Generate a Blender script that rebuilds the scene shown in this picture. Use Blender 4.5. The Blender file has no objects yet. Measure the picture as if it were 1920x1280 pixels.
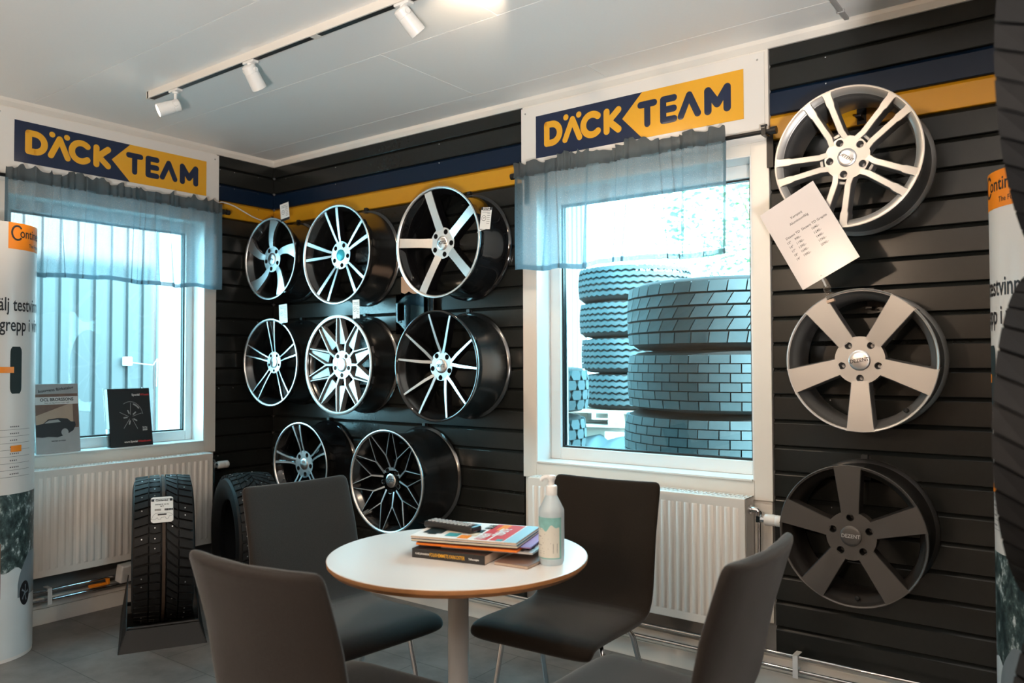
import bpy, bmesh, math, random
from math import sin, cos, pi, radians as rad, sqrt, atan2
from mathutils import Matrix, Vector
random.seed(7)
sc = bpy.context.scene
COL = sc.collection

# ------------------------------------------------------------------ helpers
class MB:
    def __init__(s): s.v = []; s.f = []; s.m = []
    def add(s, vs, fs, mi=0, M=None):
        o = len(s.v)
        for p in vs:
            p = Vector(p)
            if M is not None: p = M @ p
            s.v.append(tuple(p))
        for f in fs:
            s.f.append([i + o for i in f]); s.m.append(mi)
        return s
    def box(s, a, b, mi=0, M=None):
        (x0, y0, z0), (x1, y1, z1) = a, b
        vs = [(x0,y0,z0),(x1,y0,z0),(x1,y1,z0),(x0,y1,z0),(x0,y0,z1),(x1,y0,z1),(x1,y1,z1),(x0,y1,z1)]
        fs = [(0,3,2,1),(4,5,6,7),(0,1,5,4),(1,2,6,5),(2,3,7,6),(3,0,4,7)]
        return s.add(vs, fs, mi, M)
    def prism(s, poly, z0, z1, mi=0, M=None, smi=None):
        n = len(poly)
        vs = [(x,y,z0) for x,y in poly] + [(x,y,z1) for x,y in poly]
        s.add(vs, [list(range(n,2*n))], mi, M)
        o = len(s.v) - 2*n
        s.f.append([o+i for i in reversed(range(n))]); s.m.append(mi if smi is None else smi)
        for i in range(n):
            j = (i+1) % n
            s.f.append([o+i,o+j,o+n+j,o+n+i]); s.m.append(mi if smi is None else smi)
        return s
    def lathe(s, prof, n=48, mi=0, M=None, closed=False, cap=False):
        vs = []; fs = []
        k = len(prof)
        for i in range(n):
            a = 2*pi*i/n
            for r, z in prof: vs.append((r*cos(a), r*sin(a), z))
        rng = k if closed else k-1
        for i in range(n):
            j = (i+1) % n
            for t in range(rng):
                u = (t+1) % k
                fs.append((i*k+t, j*k+t, j*k+u, i*k+u))
        if cap:
            fs.append([i*k for i in reversed(range(n))]); fs.append([i*k+k-1 for i in range(n)])
        return s.add(vs, fs, mi, M)
    def tube(s, path, r, n=10, mi=0, M=None):
        P = [Vector(p) for p in path]; vs = []; fs = []
        up = Vector((0,0,1)); prev = None
        for i, p in enumerate(P):
            t = (P[min(i+1,len(P)-1)] - P[max(i-1,0)]).normalized()
            if prev is None:
                a = up if abs(t.z) < .9 else Vector((1,0,0))
                x = (a - t*a.dot(t)).normalized()
            else:
                x = (prev - t*prev.dot(t)).normalized()
            prev = x; y = t.cross(x)
            rr = r[i] if isinstance(r, (list,tuple)) else r
            for k in range(n):
                q = 2*pi*k/n; vs.append(p + x*rr*cos(q) + y*rr*sin(q))
        for i in range(len(P)-1):
            for k in range(n):
                l = (k+1) % n
                fs.append((i*n+k, i*n+l, (i+1)*n+l, (i+1)*n+k))
        fs.append(list(reversed(range(n)))); fs.append([(len(P)-1)*n+k for k in range(n)])
        return s.add(vs, fs, mi, M)
    def build(s, name, mats, parent=None, loc=(0,0,0), rot=(0,0,0), smooth=None, bevel=None, fix=False):
        me = bpy.data.meshes.new(name); me.from_pydata(s.v, [], s.f)
        if not isinstance(mats, (list,tuple)): mats = [mats]
        for m in mats: me.materials.append(m)
        for i, p in enumerate(me.polygons): p.material_index = s.m[i]
        if fix:
            bm = bmesh.new(); bm.from_mesh(me); bmesh.ops.recalc_face_normals(bm, faces=bm.faces); bm.to_mesh(me); bm.free()
        if smooth is not None:
            me.shade_smooth(); me.set_sharp_from_angle(angle=rad(smooth))
        me.update()
        o = bpy.data.objects.new(name, me); COL.objects.link(o)
        o.location = loc; o.rotation_euler = rot
        if parent: o.parent = parent
        if bevel:
            b = o.modifiers.new('bevel','BEVEL'); b.width = bevel; b.segments = 2; b.limit_method = 'ANGLE'; b.angle_limit = rad(40)
        return o

def tag(o, label, cat, group=None):
    o['label'] = label; o['category'] = cat
    if group: o['group'] = group
    return o
def thing(name, label, cat, loc=(0,0,0), rot=(0,0,0), group=None):
    o = bpy.data.objects.new(name, None); COL.objects.link(o); o.empty_display_size = .05
    o.location = loc; o.rotation_euler = rot
    return tag(o, label, cat, group)
def struct(o): o['kind'] = 'structure'; return o
def dup(root, label=None, loc=None, rot=None):
    def cp(o, par):
        c = o.copy(); COL.objects.link(c); c.parent = par
        for ch in list(o.children): cp(ch, c)
        return c
    r = cp(root, None)
    if label: r['label'] = label
    if loc is not None: r.location = loc
    if rot is not None: r.rotation_euler = rot
    return r
_tc = {}
def text(s, size=.1, bold=0.0, align='CENTER', res=3):
    k = (s, round(size,5), bold, align, res)
    if k not in _tc:
        c = bpy.data.curves.new('t','FONT'); c.body = s; c.size = size; c.offset = bold; c.align_x = align; c.resolution_u = res
        o = bpy.data.objects.new('t', c); COL.objects.link(o)
        bpy.context.view_layer.update()
        dg = bpy.context.evaluated_depsgraph_get()
        me = bpy.data.meshes.new_from_object(o.evaluated_get(dg))
        _tc[k] = ([tuple(v.co) for v in me.vertices], [tuple(p.vertices) for p in me.polygons])
        bpy.data.objects.remove(o); bpy.data.curves.remove(c); bpy.data.meshes.remove(me)
    return _tc[k]
def add_text(mb, s, size, M, mi=0, bold=0.0, align='CENTER', fn=None, sx=1.0, res=3):
    v, f = text(s, size, bold, align, res)
    v = [(x*sx, y, z) for x,y,z in v]
    if fn: mb.add([fn(p) for p in v], f, mi)
    else: mb.add(v, f, mi, M)

# ------------------------------------------------------------------ materials
def mat(name, col, rough=.5, metal=0.0, noise=0, nscale=30, bump=0, bscale=200, spec=.5, coat=0, aniso=0, trans=0, ior=None):
    m = bpy.data.materials.new(name); m.use_nodes = True
    nt = m.node_tree; b = nt.nodes['Principled BSDF']
    b.inputs['Base Color'].default_value = (*col, 1); b.inputs['Roughness'].default_value = rough
    b.inputs['Metallic'].default_value = metal; b.inputs['Specular IOR Level'].default_value = spec
    b.inputs['Coat Weight'].default_value = coat; b.inputs['Transmission Weight'].default_value = trans
    b.inputs['Anisotropic'].default_value = aniso
    if ior: b.inputs['IOR'].default_value = ior
    if noise or bump:
        tc = nt.nodes.new('ShaderNodeTexCoord')
    if noise:
        n = nt.nodes.new('ShaderNodeTexNoise'); n.inputs['Scale'].default_value = nscale; n.inputs['Detail'].default_value = 4
        r = nt.nodes.new('ShaderNodeMixRGB'); r.blend_type = 'MIX'
        r.inputs[1].default_value = (*[max(0,c*(1-noise)) for c in col],1); r.inputs[2].default_value = (*[min(1,c*(1+noise)) for c in col],1)
        nt.links.new(tc.outputs['Object'], n.inputs['Vector']); nt.links.new(n.outputs['Fac'], r.inputs[0]); nt.links.new(r.outputs[0], b.inputs['Base Color'])
    if bump:
        n2 = nt.nodes.new('ShaderNodeTexNoise'); n2.inputs['Scale'].default_value = bscale; n2.inputs['Detail'].default_value = 3
        bp = nt.nodes.new('ShaderNodeBump'); bp.inputs['Strength'].default_value = bump; bp.inputs['Distance'].default_value = .002
        nt.links.new(tc.outputs['Object'], n2.inputs['Vector']); nt.links.new(n2.outputs['Fac'], bp.inputs['Height']); nt.links.new(bp.outputs[0], b.inputs['Normal'])
    return m
def emit(name, col, s):
    m = bpy.data.materials.new(name); m.use_nodes = True; nt = m.node_tree; nt.nodes.clear()
    e = nt.nodes.new('ShaderNodeEmission'); e.inputs[0].default_value = (*col,1); e.inputs[1].default_value = s
    o = nt.nodes.new('ShaderNodeOutputMaterial'); nt.links.new(e.outputs[0], o.inputs[0]); return m
def glassy(name, tint=(1,1,1), refl=1.0, rough=.0):
    m = bpy.data.materials.new(name); m.use_nodes = True; nt = m.node_tree; nt.nodes.clear()
    t = nt.nodes.new('ShaderNodeBsdfTransparent'); t.inputs[0].default_value = (*tint,1)
    g = nt.nodes.new('ShaderNodeBsdfGlossy'); g.inputs['Roughness'].default_value = rough
    f = nt.nodes.new('ShaderNodeFresnel'); f.inputs[0].default_value = 1.45
    mu = nt.nodes.new('ShaderNodeMath'); mu.operation = 'MULTIPLY'; mu.inputs[1].default_value = refl
    x = nt.nodes.new('ShaderNodeMixShader'); o = nt.nodes.new('ShaderNodeOutputMaterial')
    nt.links.new(f.outputs[0], mu.inputs[0]); nt.links.new(mu.outputs[0], x.inputs[0]); nt.links.new(t.outputs[0], x.inputs[1]); nt.links.new(g.outputs[0], x.inputs[2]); nt.links.new(x.outputs[0], o.inputs[0])
    return m
def cloth(name, col, alpha, weave=3200):
    m = bpy.data.materials.new(name); m.use_nodes = True; nt = m.node_tree; nt.nodes.clear()
    L = nt.links.new; N = nt.nodes.new
    tc = N('ShaderNodeTexCoord'); mp = N('ShaderNodeMapping'); mp.inputs['Scale'].default_value = (1,1,.14)
    mp2 = N('ShaderNodeMapping'); mp2.inputs['Scale'].default_value = (.14,.14,1)
    n1 = N('ShaderNodeTexNoise'); n1.inputs['Scale'].default_value = weave*.35; n2 = N('ShaderNodeTexNoise'); n2.inputs['Scale'].default_value = weave*.35
    for n in (n1,n2): n.inputs['Detail'].default_value = 2
    L(tc.outputs['Object'], mp.inputs[0]); L(tc.outputs['Object'], mp2.inputs[0]); L(mp.outputs[0], n1.inputs[0]); L(mp2.outputs[0], n2.inputs[0])
    ad = N('ShaderNodeMath'); ad.operation = 'ADD'; L(n1.outputs[0], ad.inputs[0]); L(n2.outputs[0], ad.inputs[1])
    mr = N('ShaderNodeMapRange'); mr.inputs['From Min'].default_value = .7; mr.inputs['From Max'].default_value = 1.3
    mr.inputs['To Min'].default_value = max(0,alpha-.09); mr.inputs['To Max'].default_value = min(1,alpha+.09); L(ad.outputs[0], mr.inputs[0])
    d = N('ShaderNodeBsdfDiffuse'); d.inputs[0].default_value = (*col,1); t = N('ShaderNodeBsdfTranslucent'); t.inputs[0].default_value = (*col,1)
    mx = N('ShaderNodeMixShader'); mx.inputs[0].default_value = .5; L(d.outputs[0], mx.inputs[1]); L(t.outputs[0], mx.inputs[2])
    tr = N('ShaderNodeBsdfTransparent'); x = N('ShaderNodeMixShader'); L(mr.outputs[0], x.inputs[0]); L(tr.outputs[0], x.inputs[1]); L(mx.outputs[0], x.inputs[2])
    o = N('ShaderNodeOutputMaterial'); L(x.outputs[0], o.inputs[0]); return m

M_ = {}
M_['white'] = mat('white paint', (.78,.75,.70), .45, noise=.03, nscale=8)
M_['frame'] = mat('white lacquered frame', (.80,.80,.79), .35)
M_['wall'] = mat('brown wood panelling', (.16,.12,.095), .6, noise=.04, nscale=6)
M_['greywall'] = mat('grey wall paint', (.22,.22,.22), .6, noise=.08, nscale=10)
M_['slat'] = mat('anthracite coated sheet', (.015,.0165,.0155), .23, noise=.12, nscale=60, spec=.4, ior=1.5, bump=.012, bscale=700)
M_['slatblue'] = mat('navy coated sheet', (.003,.013,.036), .34, spec=.3, bump=.012, bscale=700)
M_['slatyel'] = mat('yellow coated sheet', (.62,.30,.012), .32, bump=.012, bscale=700)
M_['signw'] = mat('white sign board', (.80,.78,.75), .25, spec=.6)
M_['navy'] = mat('navy print', (.008,.018,.058), .22, spec=.6)
M_['yellow'] = mat('yellow print', (.83,.42,.022), .25, spec=.6)
M_['rad'] = mat('radiator enamel', (.78,.75,.71), .35)
M_['stand'] = mat('matt black sheet steel', (.010,.010,.010), .55, spec=.3)
M_['chrome'] = mat('chrome', (.75,.75,.76), .12, 1)
M_['black'] = mat('black plastic', (.012,.012,.013), .4)
M_['blackm'] = mat('black metal', (.014,.013,.013), .35, .3)
M_['wplast'] = mat('white plastic', (.80,.80,.79), .35)
M_['gblack'] = mat('gloss black lacquer', (.006,.006,.007), .08, 0, coat=.6, spec=.6)
M_['sblack'] = mat('satin black barrel', (.009,.010,.011), .20, .0, spec=.8, ior=1.9)
M_['machined'] = mat('machined aluminium', (.74,.75,.76), .34, 1, noise=.05, nscale=90)
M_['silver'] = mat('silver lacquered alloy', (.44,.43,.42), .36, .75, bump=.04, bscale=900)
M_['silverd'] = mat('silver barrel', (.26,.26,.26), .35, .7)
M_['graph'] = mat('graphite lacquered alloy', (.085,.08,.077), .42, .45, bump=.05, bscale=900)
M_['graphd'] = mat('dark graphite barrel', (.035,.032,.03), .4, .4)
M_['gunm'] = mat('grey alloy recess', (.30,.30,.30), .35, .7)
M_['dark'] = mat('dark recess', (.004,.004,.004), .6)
M_['cap'] = mat('brushed cap', (.66,.66,.67), .28, 1, aniso=.7)
M_['capblue'] = mat('cyan cap', (.03,.42,.55), .25, .2)
M_['rubber'] = mat('black tyre rubber', (.0075,.0075,.008), .6, noise=.2, nscale=40, spec=.28)
M_['rubberlab'] = mat('brown tread stripe', (.045,.026,.015), .7)
M_['rubdust'] = mat('dusty truck tyre rubber', (.040,.058,.063), .8, noise=.35, nscale=7, bump=.2, bscale=60, spec=.2)
M_['rubdust2'] = mat('grey weathered tyre rubber', (.028,.045,.049), .8, noise=.3, nscale=7, bump=.2, bscale=60, spec=.2)
M_['rubgroove'] = mat('tyre groove rubber', (.008,.009,.009), .85, spec=.2)
M_['stud'] = mat('stud steel', (.7,.7,.7), .3, 1)
M_['fabric'] = mat('charcoal upholstery', (.027,.0225,.020), .92, noise=.28, nscale=420, bump=.5, bscale=600, spec=.15)
M_['fabricd'] = mat('dark brown upholstery', (.016,.012,.009), .92, noise=.28, nscale=420, bump=.5, bscale=600, spec=.15)
for k_ in ('fabric','fabricd'):
    b_ = M_[k_].node_tree.nodes['Principled BSDF']; b_.inputs['Sheen Weight'].default_value = .34; b_.inputs['Sheen Roughness'].default_value = .35
M_['lam'] = mat('white laminate', (.76,.74,.72), .24)
M_['beech'] = mat('beech edge', (.42,.19,.070), .45, noise=.15, nscale=40)
M_['greypost'] = mat('light grey powder coat', (.66,.63,.60), .4)
M_['paper'] = mat('paper', (.78,.76,.74), .6)
M_['lampap'] = mat('laminated paper', (.56,.53,.535), .18, spec=.6)
M_['ink'] = mat('black ink', (.015,.013,.016), .5)
M_['orange'] = mat('orange print', (.90,.27,.012), .4)
M_['red'] = mat('red print', (.62,.035,.04), .4)
M_['pink'] = mat('magenta print', (.70,.03,.14), .4)
M_['teal'] = mat('teal print', (.05,.36,.40), .4)
M_['lblue'] = mat('light blue print', (.30,.55,.66), .4)
M_['cream'] = mat('cream print', (.70,.60,.45), .5)
M_['tan'] = mat('tan card', (.50,.36,.27), .6, noise=.1, nscale=20)
M_['brown'] = mat('brown print', (.19,.105,.075), .5, noise=.3, nscale=30)
M_['greyp'] = mat('grey print', (.40,.40,.40), .5, noise=.1, nscale=30)
M_['pages'] = mat('page edges', (.55,.43,.33), .7, noise=.2, nscale=200)
M_['glass'] = glassy('window glass', (.93,.98,.985), .55)
M_['acryl'] = glassy('clear acrylic', (.975,.985,.985), 1.0, .03)
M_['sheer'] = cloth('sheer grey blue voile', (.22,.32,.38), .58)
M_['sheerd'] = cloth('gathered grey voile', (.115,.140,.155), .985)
M_['hem'] = cloth('folded voile hem', (.14,.22,.27), .88)
M_['bottle'] = mat('frosted bottle', (.66,.78,.84), .3, trans=.25)
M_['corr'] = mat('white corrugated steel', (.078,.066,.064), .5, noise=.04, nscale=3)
M_['asph'] = mat('pale gravel yard', (.30,.30,.29), .9, noise=.4, nscale=30)
M_['tarp'] = mat('blue grey tarpaulin', (.007,.018,.022), .5, noise=.3, nscale=6)
M_['pallet'] = mat('weathered pallet wood', (.20,.17,.14), .8, noise=.3, nscale=18)
M_['leaf'] = mat('green leaf', (.085,.26,.06), .6, noise=.4, nscale=3)
M_['bark'] = mat('bark', (.13,.09,.06), .9, noise=.3, nscale=20)
M_['lampglow'] = emit('lit lamp glass', (1,.80,.60), 14)

def floor_mat():
    m = mat('grey stone floor tile', (.20,.185,.175), .42, spec=.45); nt = m.node_tree; L = nt.links.new; N = nt.nodes.new
    b = nt.nodes['Principled BSDF']; tc = N('ShaderNodeTexCoord')
    n = N('ShaderNodeTexNoise'); n.inputs['Scale'].default_value = 5; n.inputs['Detail'].default_value = 9; n.inputs['Roughness'].default_value = .65
    cr = N('ShaderNodeValToRGB'); cr.color_ramp.elements[0].position = .3; cr.color_ramp.elements[0].color = (.105,.098,.094,1); cr.color_ramp.elements[1].position = .72; cr.color_ramp.elements[1].color = (.22,.205,.195,1)
    br = N('ShaderNodeTexBrick'); br.offset = .5; br.inputs['Scale'].default_value = 1; br.inputs['Brick Width'].default_value = .6; br.inputs['Row Height'].default_value = .3; br.inputs['Mortar Size'].default_value = .0022
    br.inputs['Color1'].default_value = (1,1,1,1); br.inputs['Color2'].default_value = (.9,.9,.9,1); br.inputs['Mortar'].default_value = (.42,.42,.42,1)
    mx = N('ShaderNodeMixRGB'); mx.blend_type = 'MULTIPLY'; mx.inputs[0].default_value = 1
    L(tc.outputs['Object'], n.inputs[0]); L(tc.outputs['Object'], br.inputs[0]); L(n.outputs[0], cr.inputs[0]); L(cr.outputs[0], mx.inputs[1]); L(br.outputs[0], mx.inputs[2]); L(mx.outputs[0], b.inputs['Base Color'])
    return m
M_['floor'] = floor_mat()
M_['ceil'] = mat('white ceiling board', (.90,.895,.88), .55, noise=.02, nscale=120)
M_['seam'] = mat('ceiling joint', (.40,.39,.38), .7)

# ------------------------------------------------------------------ camera
cam = bpy.data.cameras.new('camera'); co = bpy.data.objects.new('camera', cam); COL.objects.link(co); sc.camera = co
F = 1486.86
cam.sensor_width = 36; cam.lens = F*36/1920; cam.clip_start = .02
def cam_axes(yaw, pitch, roll):
    f = Vector((-sin(yaw)*cos(pitch), cos(yaw)*cos(pitch), sin(pitch))); r = Vector((cos(yaw), sin(yaw), 0)); u = r.cross(f)
    return r*cos(roll)+u*sin(roll), u*cos(roll)-r*sin(roll), f
CR, CU, CF = cam_axes(.642013, .0266315, -.00329)
CP = Vector((4.125,-3.047,1.25))
co.matrix_world = Matrix((( CR.x,CU.x,-CF.x,CP.x),(CR.y,CU.y,-CF.y,CP.y),(CR.z,CU.z,-CF.z,CP.z),(0,0,0,1)))
cam.dof.use_dof = True; cam.dof.focus_distance = 3.15; cam.dof.aperture_fstop = 3.5

# ------------------------------------------------------------------ room shell
H = 2.5; XR = 6.6; YB = -8.4
def wall_with_hole(mb, axis, a0, a1, h0, h1, z0, z1, t0, t1, ztop):
    # boxes round an opening; axis 'x': wall runs along x, thickness t0..t1 in y
    segs = [((a0, 0),(h0, ztop)), ((h1, 0),(a1, ztop)), ((h0, 0),(h1, z0)), ((h0, z1),(h1, ztop))]
    for (p, q), (r, s) in segs:
        if axis == 'x': mb.box((p,t0,q),(r,t1,s))
        else: mb.box((t0,p,q),(t1,r,s))
RX0, RX1, RZ0, RZ1 = 1.994, 3.027, .788, 2.062
LY0, LY1, LZ0, LZ1 = -1.50, -.472, .808, 2.062
mb = MB(); wall_with_hole(mb, 'x', -.24, XR, RX0, RX1, RZ0, RZ1, .02, .24, H+.1); struct(mb.build('wall_right', M_['greywall']))
mb = MB(); wall_with_hole(mb, 'y', YB, .02, LY0, LY1, LZ0, LZ1, -.24, -.02, H+.1); struct(mb.build('wall_left', M_['greywall']))
mb = MB(); mb.box((-.24,YB-.2,0),(XR+.2,YB,H+.1)); struct(mb.build('wall_back', M_['wall']))
mb = MB(); mb.box((XR,YB,0),(XR+.2,.24,H+.1)); struct(mb.build('wall_side', M_['wall']))
mb = MB(); mb.box((-.24,YB,-.1),(XR,.24,0)); struct(mb.build('floor', M_['floor']))
mb = MB(); mb.box((-.24,YB,H+.004),(XR,.24,H+.22))
ys = [.02,-.205,-.815,-1.405,-2.01,-2.62,-3.23,-3.84,-4.45,-5.05,-5.65,-6.25,-6.85,-7.45,-8.05,-8.4]
for i in range(len(ys)-1):
    xs = [-.02,1.793,3.395,5.2,XR] if i == 1 else ([-.02,2.397,3.395,5.0,XR] if i == 0 else [-.02,2.397 if i%2==0 else 1.8,4.6,XR])
    for j in range(len(xs)-1):
        mb.box((xs[j]+.0015, ys[i+1]+.0015, H),(xs[j+1]-.0015, ys[i]-.0015, H+.004))
o = mb.build('ceiling', M_['ceil']); struct(o)
# roof edge keeps the sun off the room
mb = MB(); mb.box((-.30,YB-.4,H+.24),(XR+.6,.30,H+.45)); struct(mb.build('trim_1', M_['greywall']))
mb = MB(); wall_with_hole(mb, 'x', -.26, XR+.2, RX0, RX1, RZ0, RZ1, .2401, .26, H+.24); struct(mb.build('trim_8', M_['white']))  # unseen white outer facade, added to bounce daylight onto the tyre stacks
# cornice along both walls
mb = MB()
prof = [(0,0),(.010,0),(.020,.012),(.026,.02),(.030,.035),(0,.035)]
def cornice(L0, L1, axis, name):
    mb = MB(); n = len(prof)
    vs = []
    for a in (L0, L1):
        for d, z in prof:
            vs.append((a, -d, H-.035+z) if axis == 'x' else (d, a, H-.035+z))
    fs = [[i, (i+1)%n, n+(i+1)%n, n+i] for i in range(n)] + [list(range(n)), list(range(n,2*n))]
    mb.add(vs, fs); return struct(mb.build(name, M_['white'], fix=True))
cornice(0, XR, 'x', 'trim_2'); cornice(0, YB, 'y', 'trim_3')
# white casing bays round the windows
def bay(axis, a0, a1, h0, h1, z0, z1, zb, name):
    mb = MB()
    s = 1 if axis == 'x' else -1
    def bx(p, q, za, zb_, f0, f1):
        if axis == 'x': mb.box((p, f0, za),(q, f1, zb_))
        else: mb.box((-f1, p, za),(-f0, q, zb_))
    F0, F1 = -.010, .02
    bx(a0, h0, zb, H-.035, F0, F1); bx(h1, a1, zb, H-.035, F0, F1); bx(h0+.0008, h1-.0008, zb, z0, F0, F1); bx(h0, h1, z1, H-.035, F0, F1)
    bx(a0+.006, a1-.006, .25, zb-.002, .0, .02)
    return struct(mb.build(name, M_['white'], bevel=.0015))
bay('x', 1.920, 3.098, RX0, RX1, RZ0, RZ1, .715, 'trim_4')
bay('y', -1.585, -.402, LY0, LY1, LZ0, LZ1, .745, 'trim_5')
mb = MB(); mb.box((-.02,YB,.25),(0,-1.586,H-.03)); struct(mb.build('trim_6', M_['white']))
# reveals
def reveal(axis, h0, h1, z0, z1, name):
    mb = MB(); t = .006
    def bx(p, q, za, zb_, f0, f1):
        if axis == 'x': mb.box((p, f0, za),(q, f1, zb_))
        else: mb.box((-f1, p, za),(-f0, q, zb_))
    bx(h0-.001, h0+t, z0, z1, -.009, .23); bx(h1-t, h1+.001, z0, z1, -.009, .23); bx(h0, h1, z1-t, z1+.001, -.009, .23)
    bx(h0+t, h1-t, z0-.002, z0+t, -.018, .23)
    return mb
def window(axis, h0, h1, z0, z1, name):
    root = bpy.data.objects.new(name, None); COL.objects.link(root); struct(root)
    root.location = (0,0,0)
    reveal(axis, h0, h1, z0, z1, name).build('sill_and_reveal', M_['frame'], root, bevel=.0015)
    e = .105; w = .055
    def bx(mb, p, q, za, zb_, f0, f1):
        if axis == 'x': mb.box((p, f0, za),(q, f1, zb_))
        else: mb.box((-f1, p, za),(-f0, q, zb_))
    a0, a1, b0, b1 = h0+.006, h1-.006, z0+.006, z1-.006
    mb = MB()
    bx(mb, a0, a0+w, b0, b1, e, e+.07); bx(mb, a1-w+.012, a1, b0, b1, e, e+.07); bx(mb, a0+w, a1-w+.012, b0, b0+w, e, e+.07); bx(mb, a0+w, a1-w+.012, b1-w, b1, e, e+.07)
    mb.build('frame', M_['frame'], root, bevel=.003)
    c0, c1, d0, d1 = a0+w, a1-w+.012, b0+w, b1-w
    mb = MB(); g = .008
    for f0 in (.122,.140):
        bx(mb, c0, c0+g, d0, d1, f0, f0+.01); bx(mb, c1-g, c1, d0, d1, f0, f0+.01); bx(mb, c0+g, c1-g, d0, d0+g, f0, f0+.01); bx(mb, c0+g, c1-g, d1-g, d1, f0, f0+.01)
    mb.build('gasket', M_['black'], root)
    mb = MB(); bx(mb, c0+.002, c1-.002, d0+.002, d1-.002, .134, .138); mb.build('pane', M_['glass'], root)
    return root
window('x', RX0, RX1, RZ0, RZ1, 'window_1'); window('y', LY0, LY1, LZ0, LZ1, 'window_2')
# baseboards (two stacked boards)
def base(axis, a0, a1, name):
    mb = MB()
    for z0, z1, d in ((0,.074,.014),(.076,.128,.010)):
        if axis == 'x': mb.box((a0,-d,z0),(a1,.02,z1))
        else: mb.box((-.02,a0,z0),(d,a1,z1))
    for a in (.9,1.35,2.35,2.75,3.6) if axis == 'x' else (-.6,-1.02,-1.5):
        if axis == 'x': mb.lathe([(.004,-.0015),(.003,0),(0,0)], 8, 0, Matrix.Translation((a,-.0145,.045)) @ Matrix.Rotation(pi/2,4,'X'))
    return struct(mb.build(name, M_['white'], bevel=.0015))
base('x', 0, XR, 'baseboard_right'); base('y', YB, -.0, 'baseboard_left')

# ------------------------------------------------------------------ slat walls
ZL0, PIT = 2.389, .0981
def slat_panel(axis, a0, a1, label, caps=(True,True)):
    root = thing('slatwall_panel', label, 'slat wall')
    def prof(zt):   # (depth outwards, z) from top lip down
        return [(-.018,zt+.010),(-.013,zt+.012),(-.002,zt+.001),(0,zt-.002),(0,zt-PIT+.0165),(-.002,zt-PIT+.014),(-.013,zt-PIT+.0125),(-.018,zt-PIT+.0125)]
    groups = {'grey_boards': [], 'blue_board': [], 'yellow_board': []}
    for k in range(-1, 23):
        g = 'blue_board' if k == 1 else 'yellow_board' if k == 2 else 'grey_boards'
        groups[g].append(k)
    for g, ks in groups.items():
        mb = MB()
        for k in ks:
            zt = ZL0 - PIT*k
            P = prof(zt)
            if k == -1: P = [(d, min(z, H-.030)) for d, z in P]
            n = len(P); vs = []
            for a in (a0, a1):
                for d, z in P: vs.append((a, -d, z) if axis == 'x' else (d, a, z))
            fs = [[i, i+1, n+i+1, n+i] for i in range(n-1)] + [list(range(n)), list(range(n,2*n))]
            mb.add(vs, fs)
        m = {'grey_boards': M_['slat'], 'blue_board': M_['slatblue'], 'yellow_board': M_['slatyel']}[g]
        mb.build(g, m, root, fix=True)
    mb = MB()
    if axis == 'x': mb.box((a0,.0185,.13),(a1,.0199,H-.03))
    else: mb.box((-.0199,a0,.13),(-.0185,a1,H-.03))
    mb.build('back_sheet', M_['slat'], root)
    # fixing screws in the upper grooves
    mb = MB()
    L = abs(a1-a0)
    for k in (0,1,2,9,13,17):
        for t in (.06,.3,.72):
            a = a0 + (a1-a0)*t; z = ZL0-PIT*k-.006
            R = Matrix.Translation((a,-.0004,z)) @ Matrix.Rotation(pi/2,4,'X') if axis == 'x' else Matrix.Translation((.0004,a,z)) @ Matrix.Rotation(pi/2,4,'Y')
            mb.lathe([(.0035,0),(.0028,.0015),(0,.0018)], 8, 0, R)
    mb.build('fixing_screws', M_['chrome'], root)
    return root
slat_panel('x', .001, 1.917, 'dark grey slat wall between the corner and the right-hand window, carrying eight black wheels')
slat_panel('x', 3.101, XR-.001, 'dark grey slat wall right of the right-hand window, carrying three open-spoked wheels')
slat_panel('y', -.400, -.001, 'narrow dark grey slat wall strip between left window and room corner')

# ------------------------------------------------------------------ signs
def circ_arc(cx, cy, r, a0, a1, n=14): return [(cx+r*cos(rad(a0+(a1-a0)*i/n)), cy+r*sin(rad(a0+(a1-a0)*i/n))) for i in range(n+1)]
def stroke(mb, pts, w, z, mi, M, fl=.05):
    # round-ended raised stroke: flattened tubes and discs
    r = w/2; S = Matrix.Translation((0,0,z)) @ Matrix.Diagonal((1,1,fl,1)); S = (M @ S) if M is not None else S
    for i in range(len(pts)-1):
        if math.hypot(pts[i+1][0]-pts[i][0], pts[i+1][1]-pts[i][1]) < .0005: continue
        mb.tube([(*pts[i],0),(*pts[i+1],0)], r, 12, mi, S)
    for x, y in pts:
        n, k = 20, 4
        vs = [(x+r*cos(2*pi*j/n)*cos(pi/2*t/k), y+r*sin(2*pi*j/n)*cos(pi/2*t/k), r*1.01*sin(pi/2*t/k)) for t in range(k) for j in range(n)]+[(x,y,r*1.01)]
        fs = [(t*n+j, t*n+(j+1)%n, (t+1)*n+(j+1)%n, (t+1)*n+j) for t in range(k-1) for j in range(n)]+[((k-1)*n+j,(k-1)*n+(j+1)%n,k*n) for j in range(n)]
        mb.add(vs, fs, mi, S)
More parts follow.
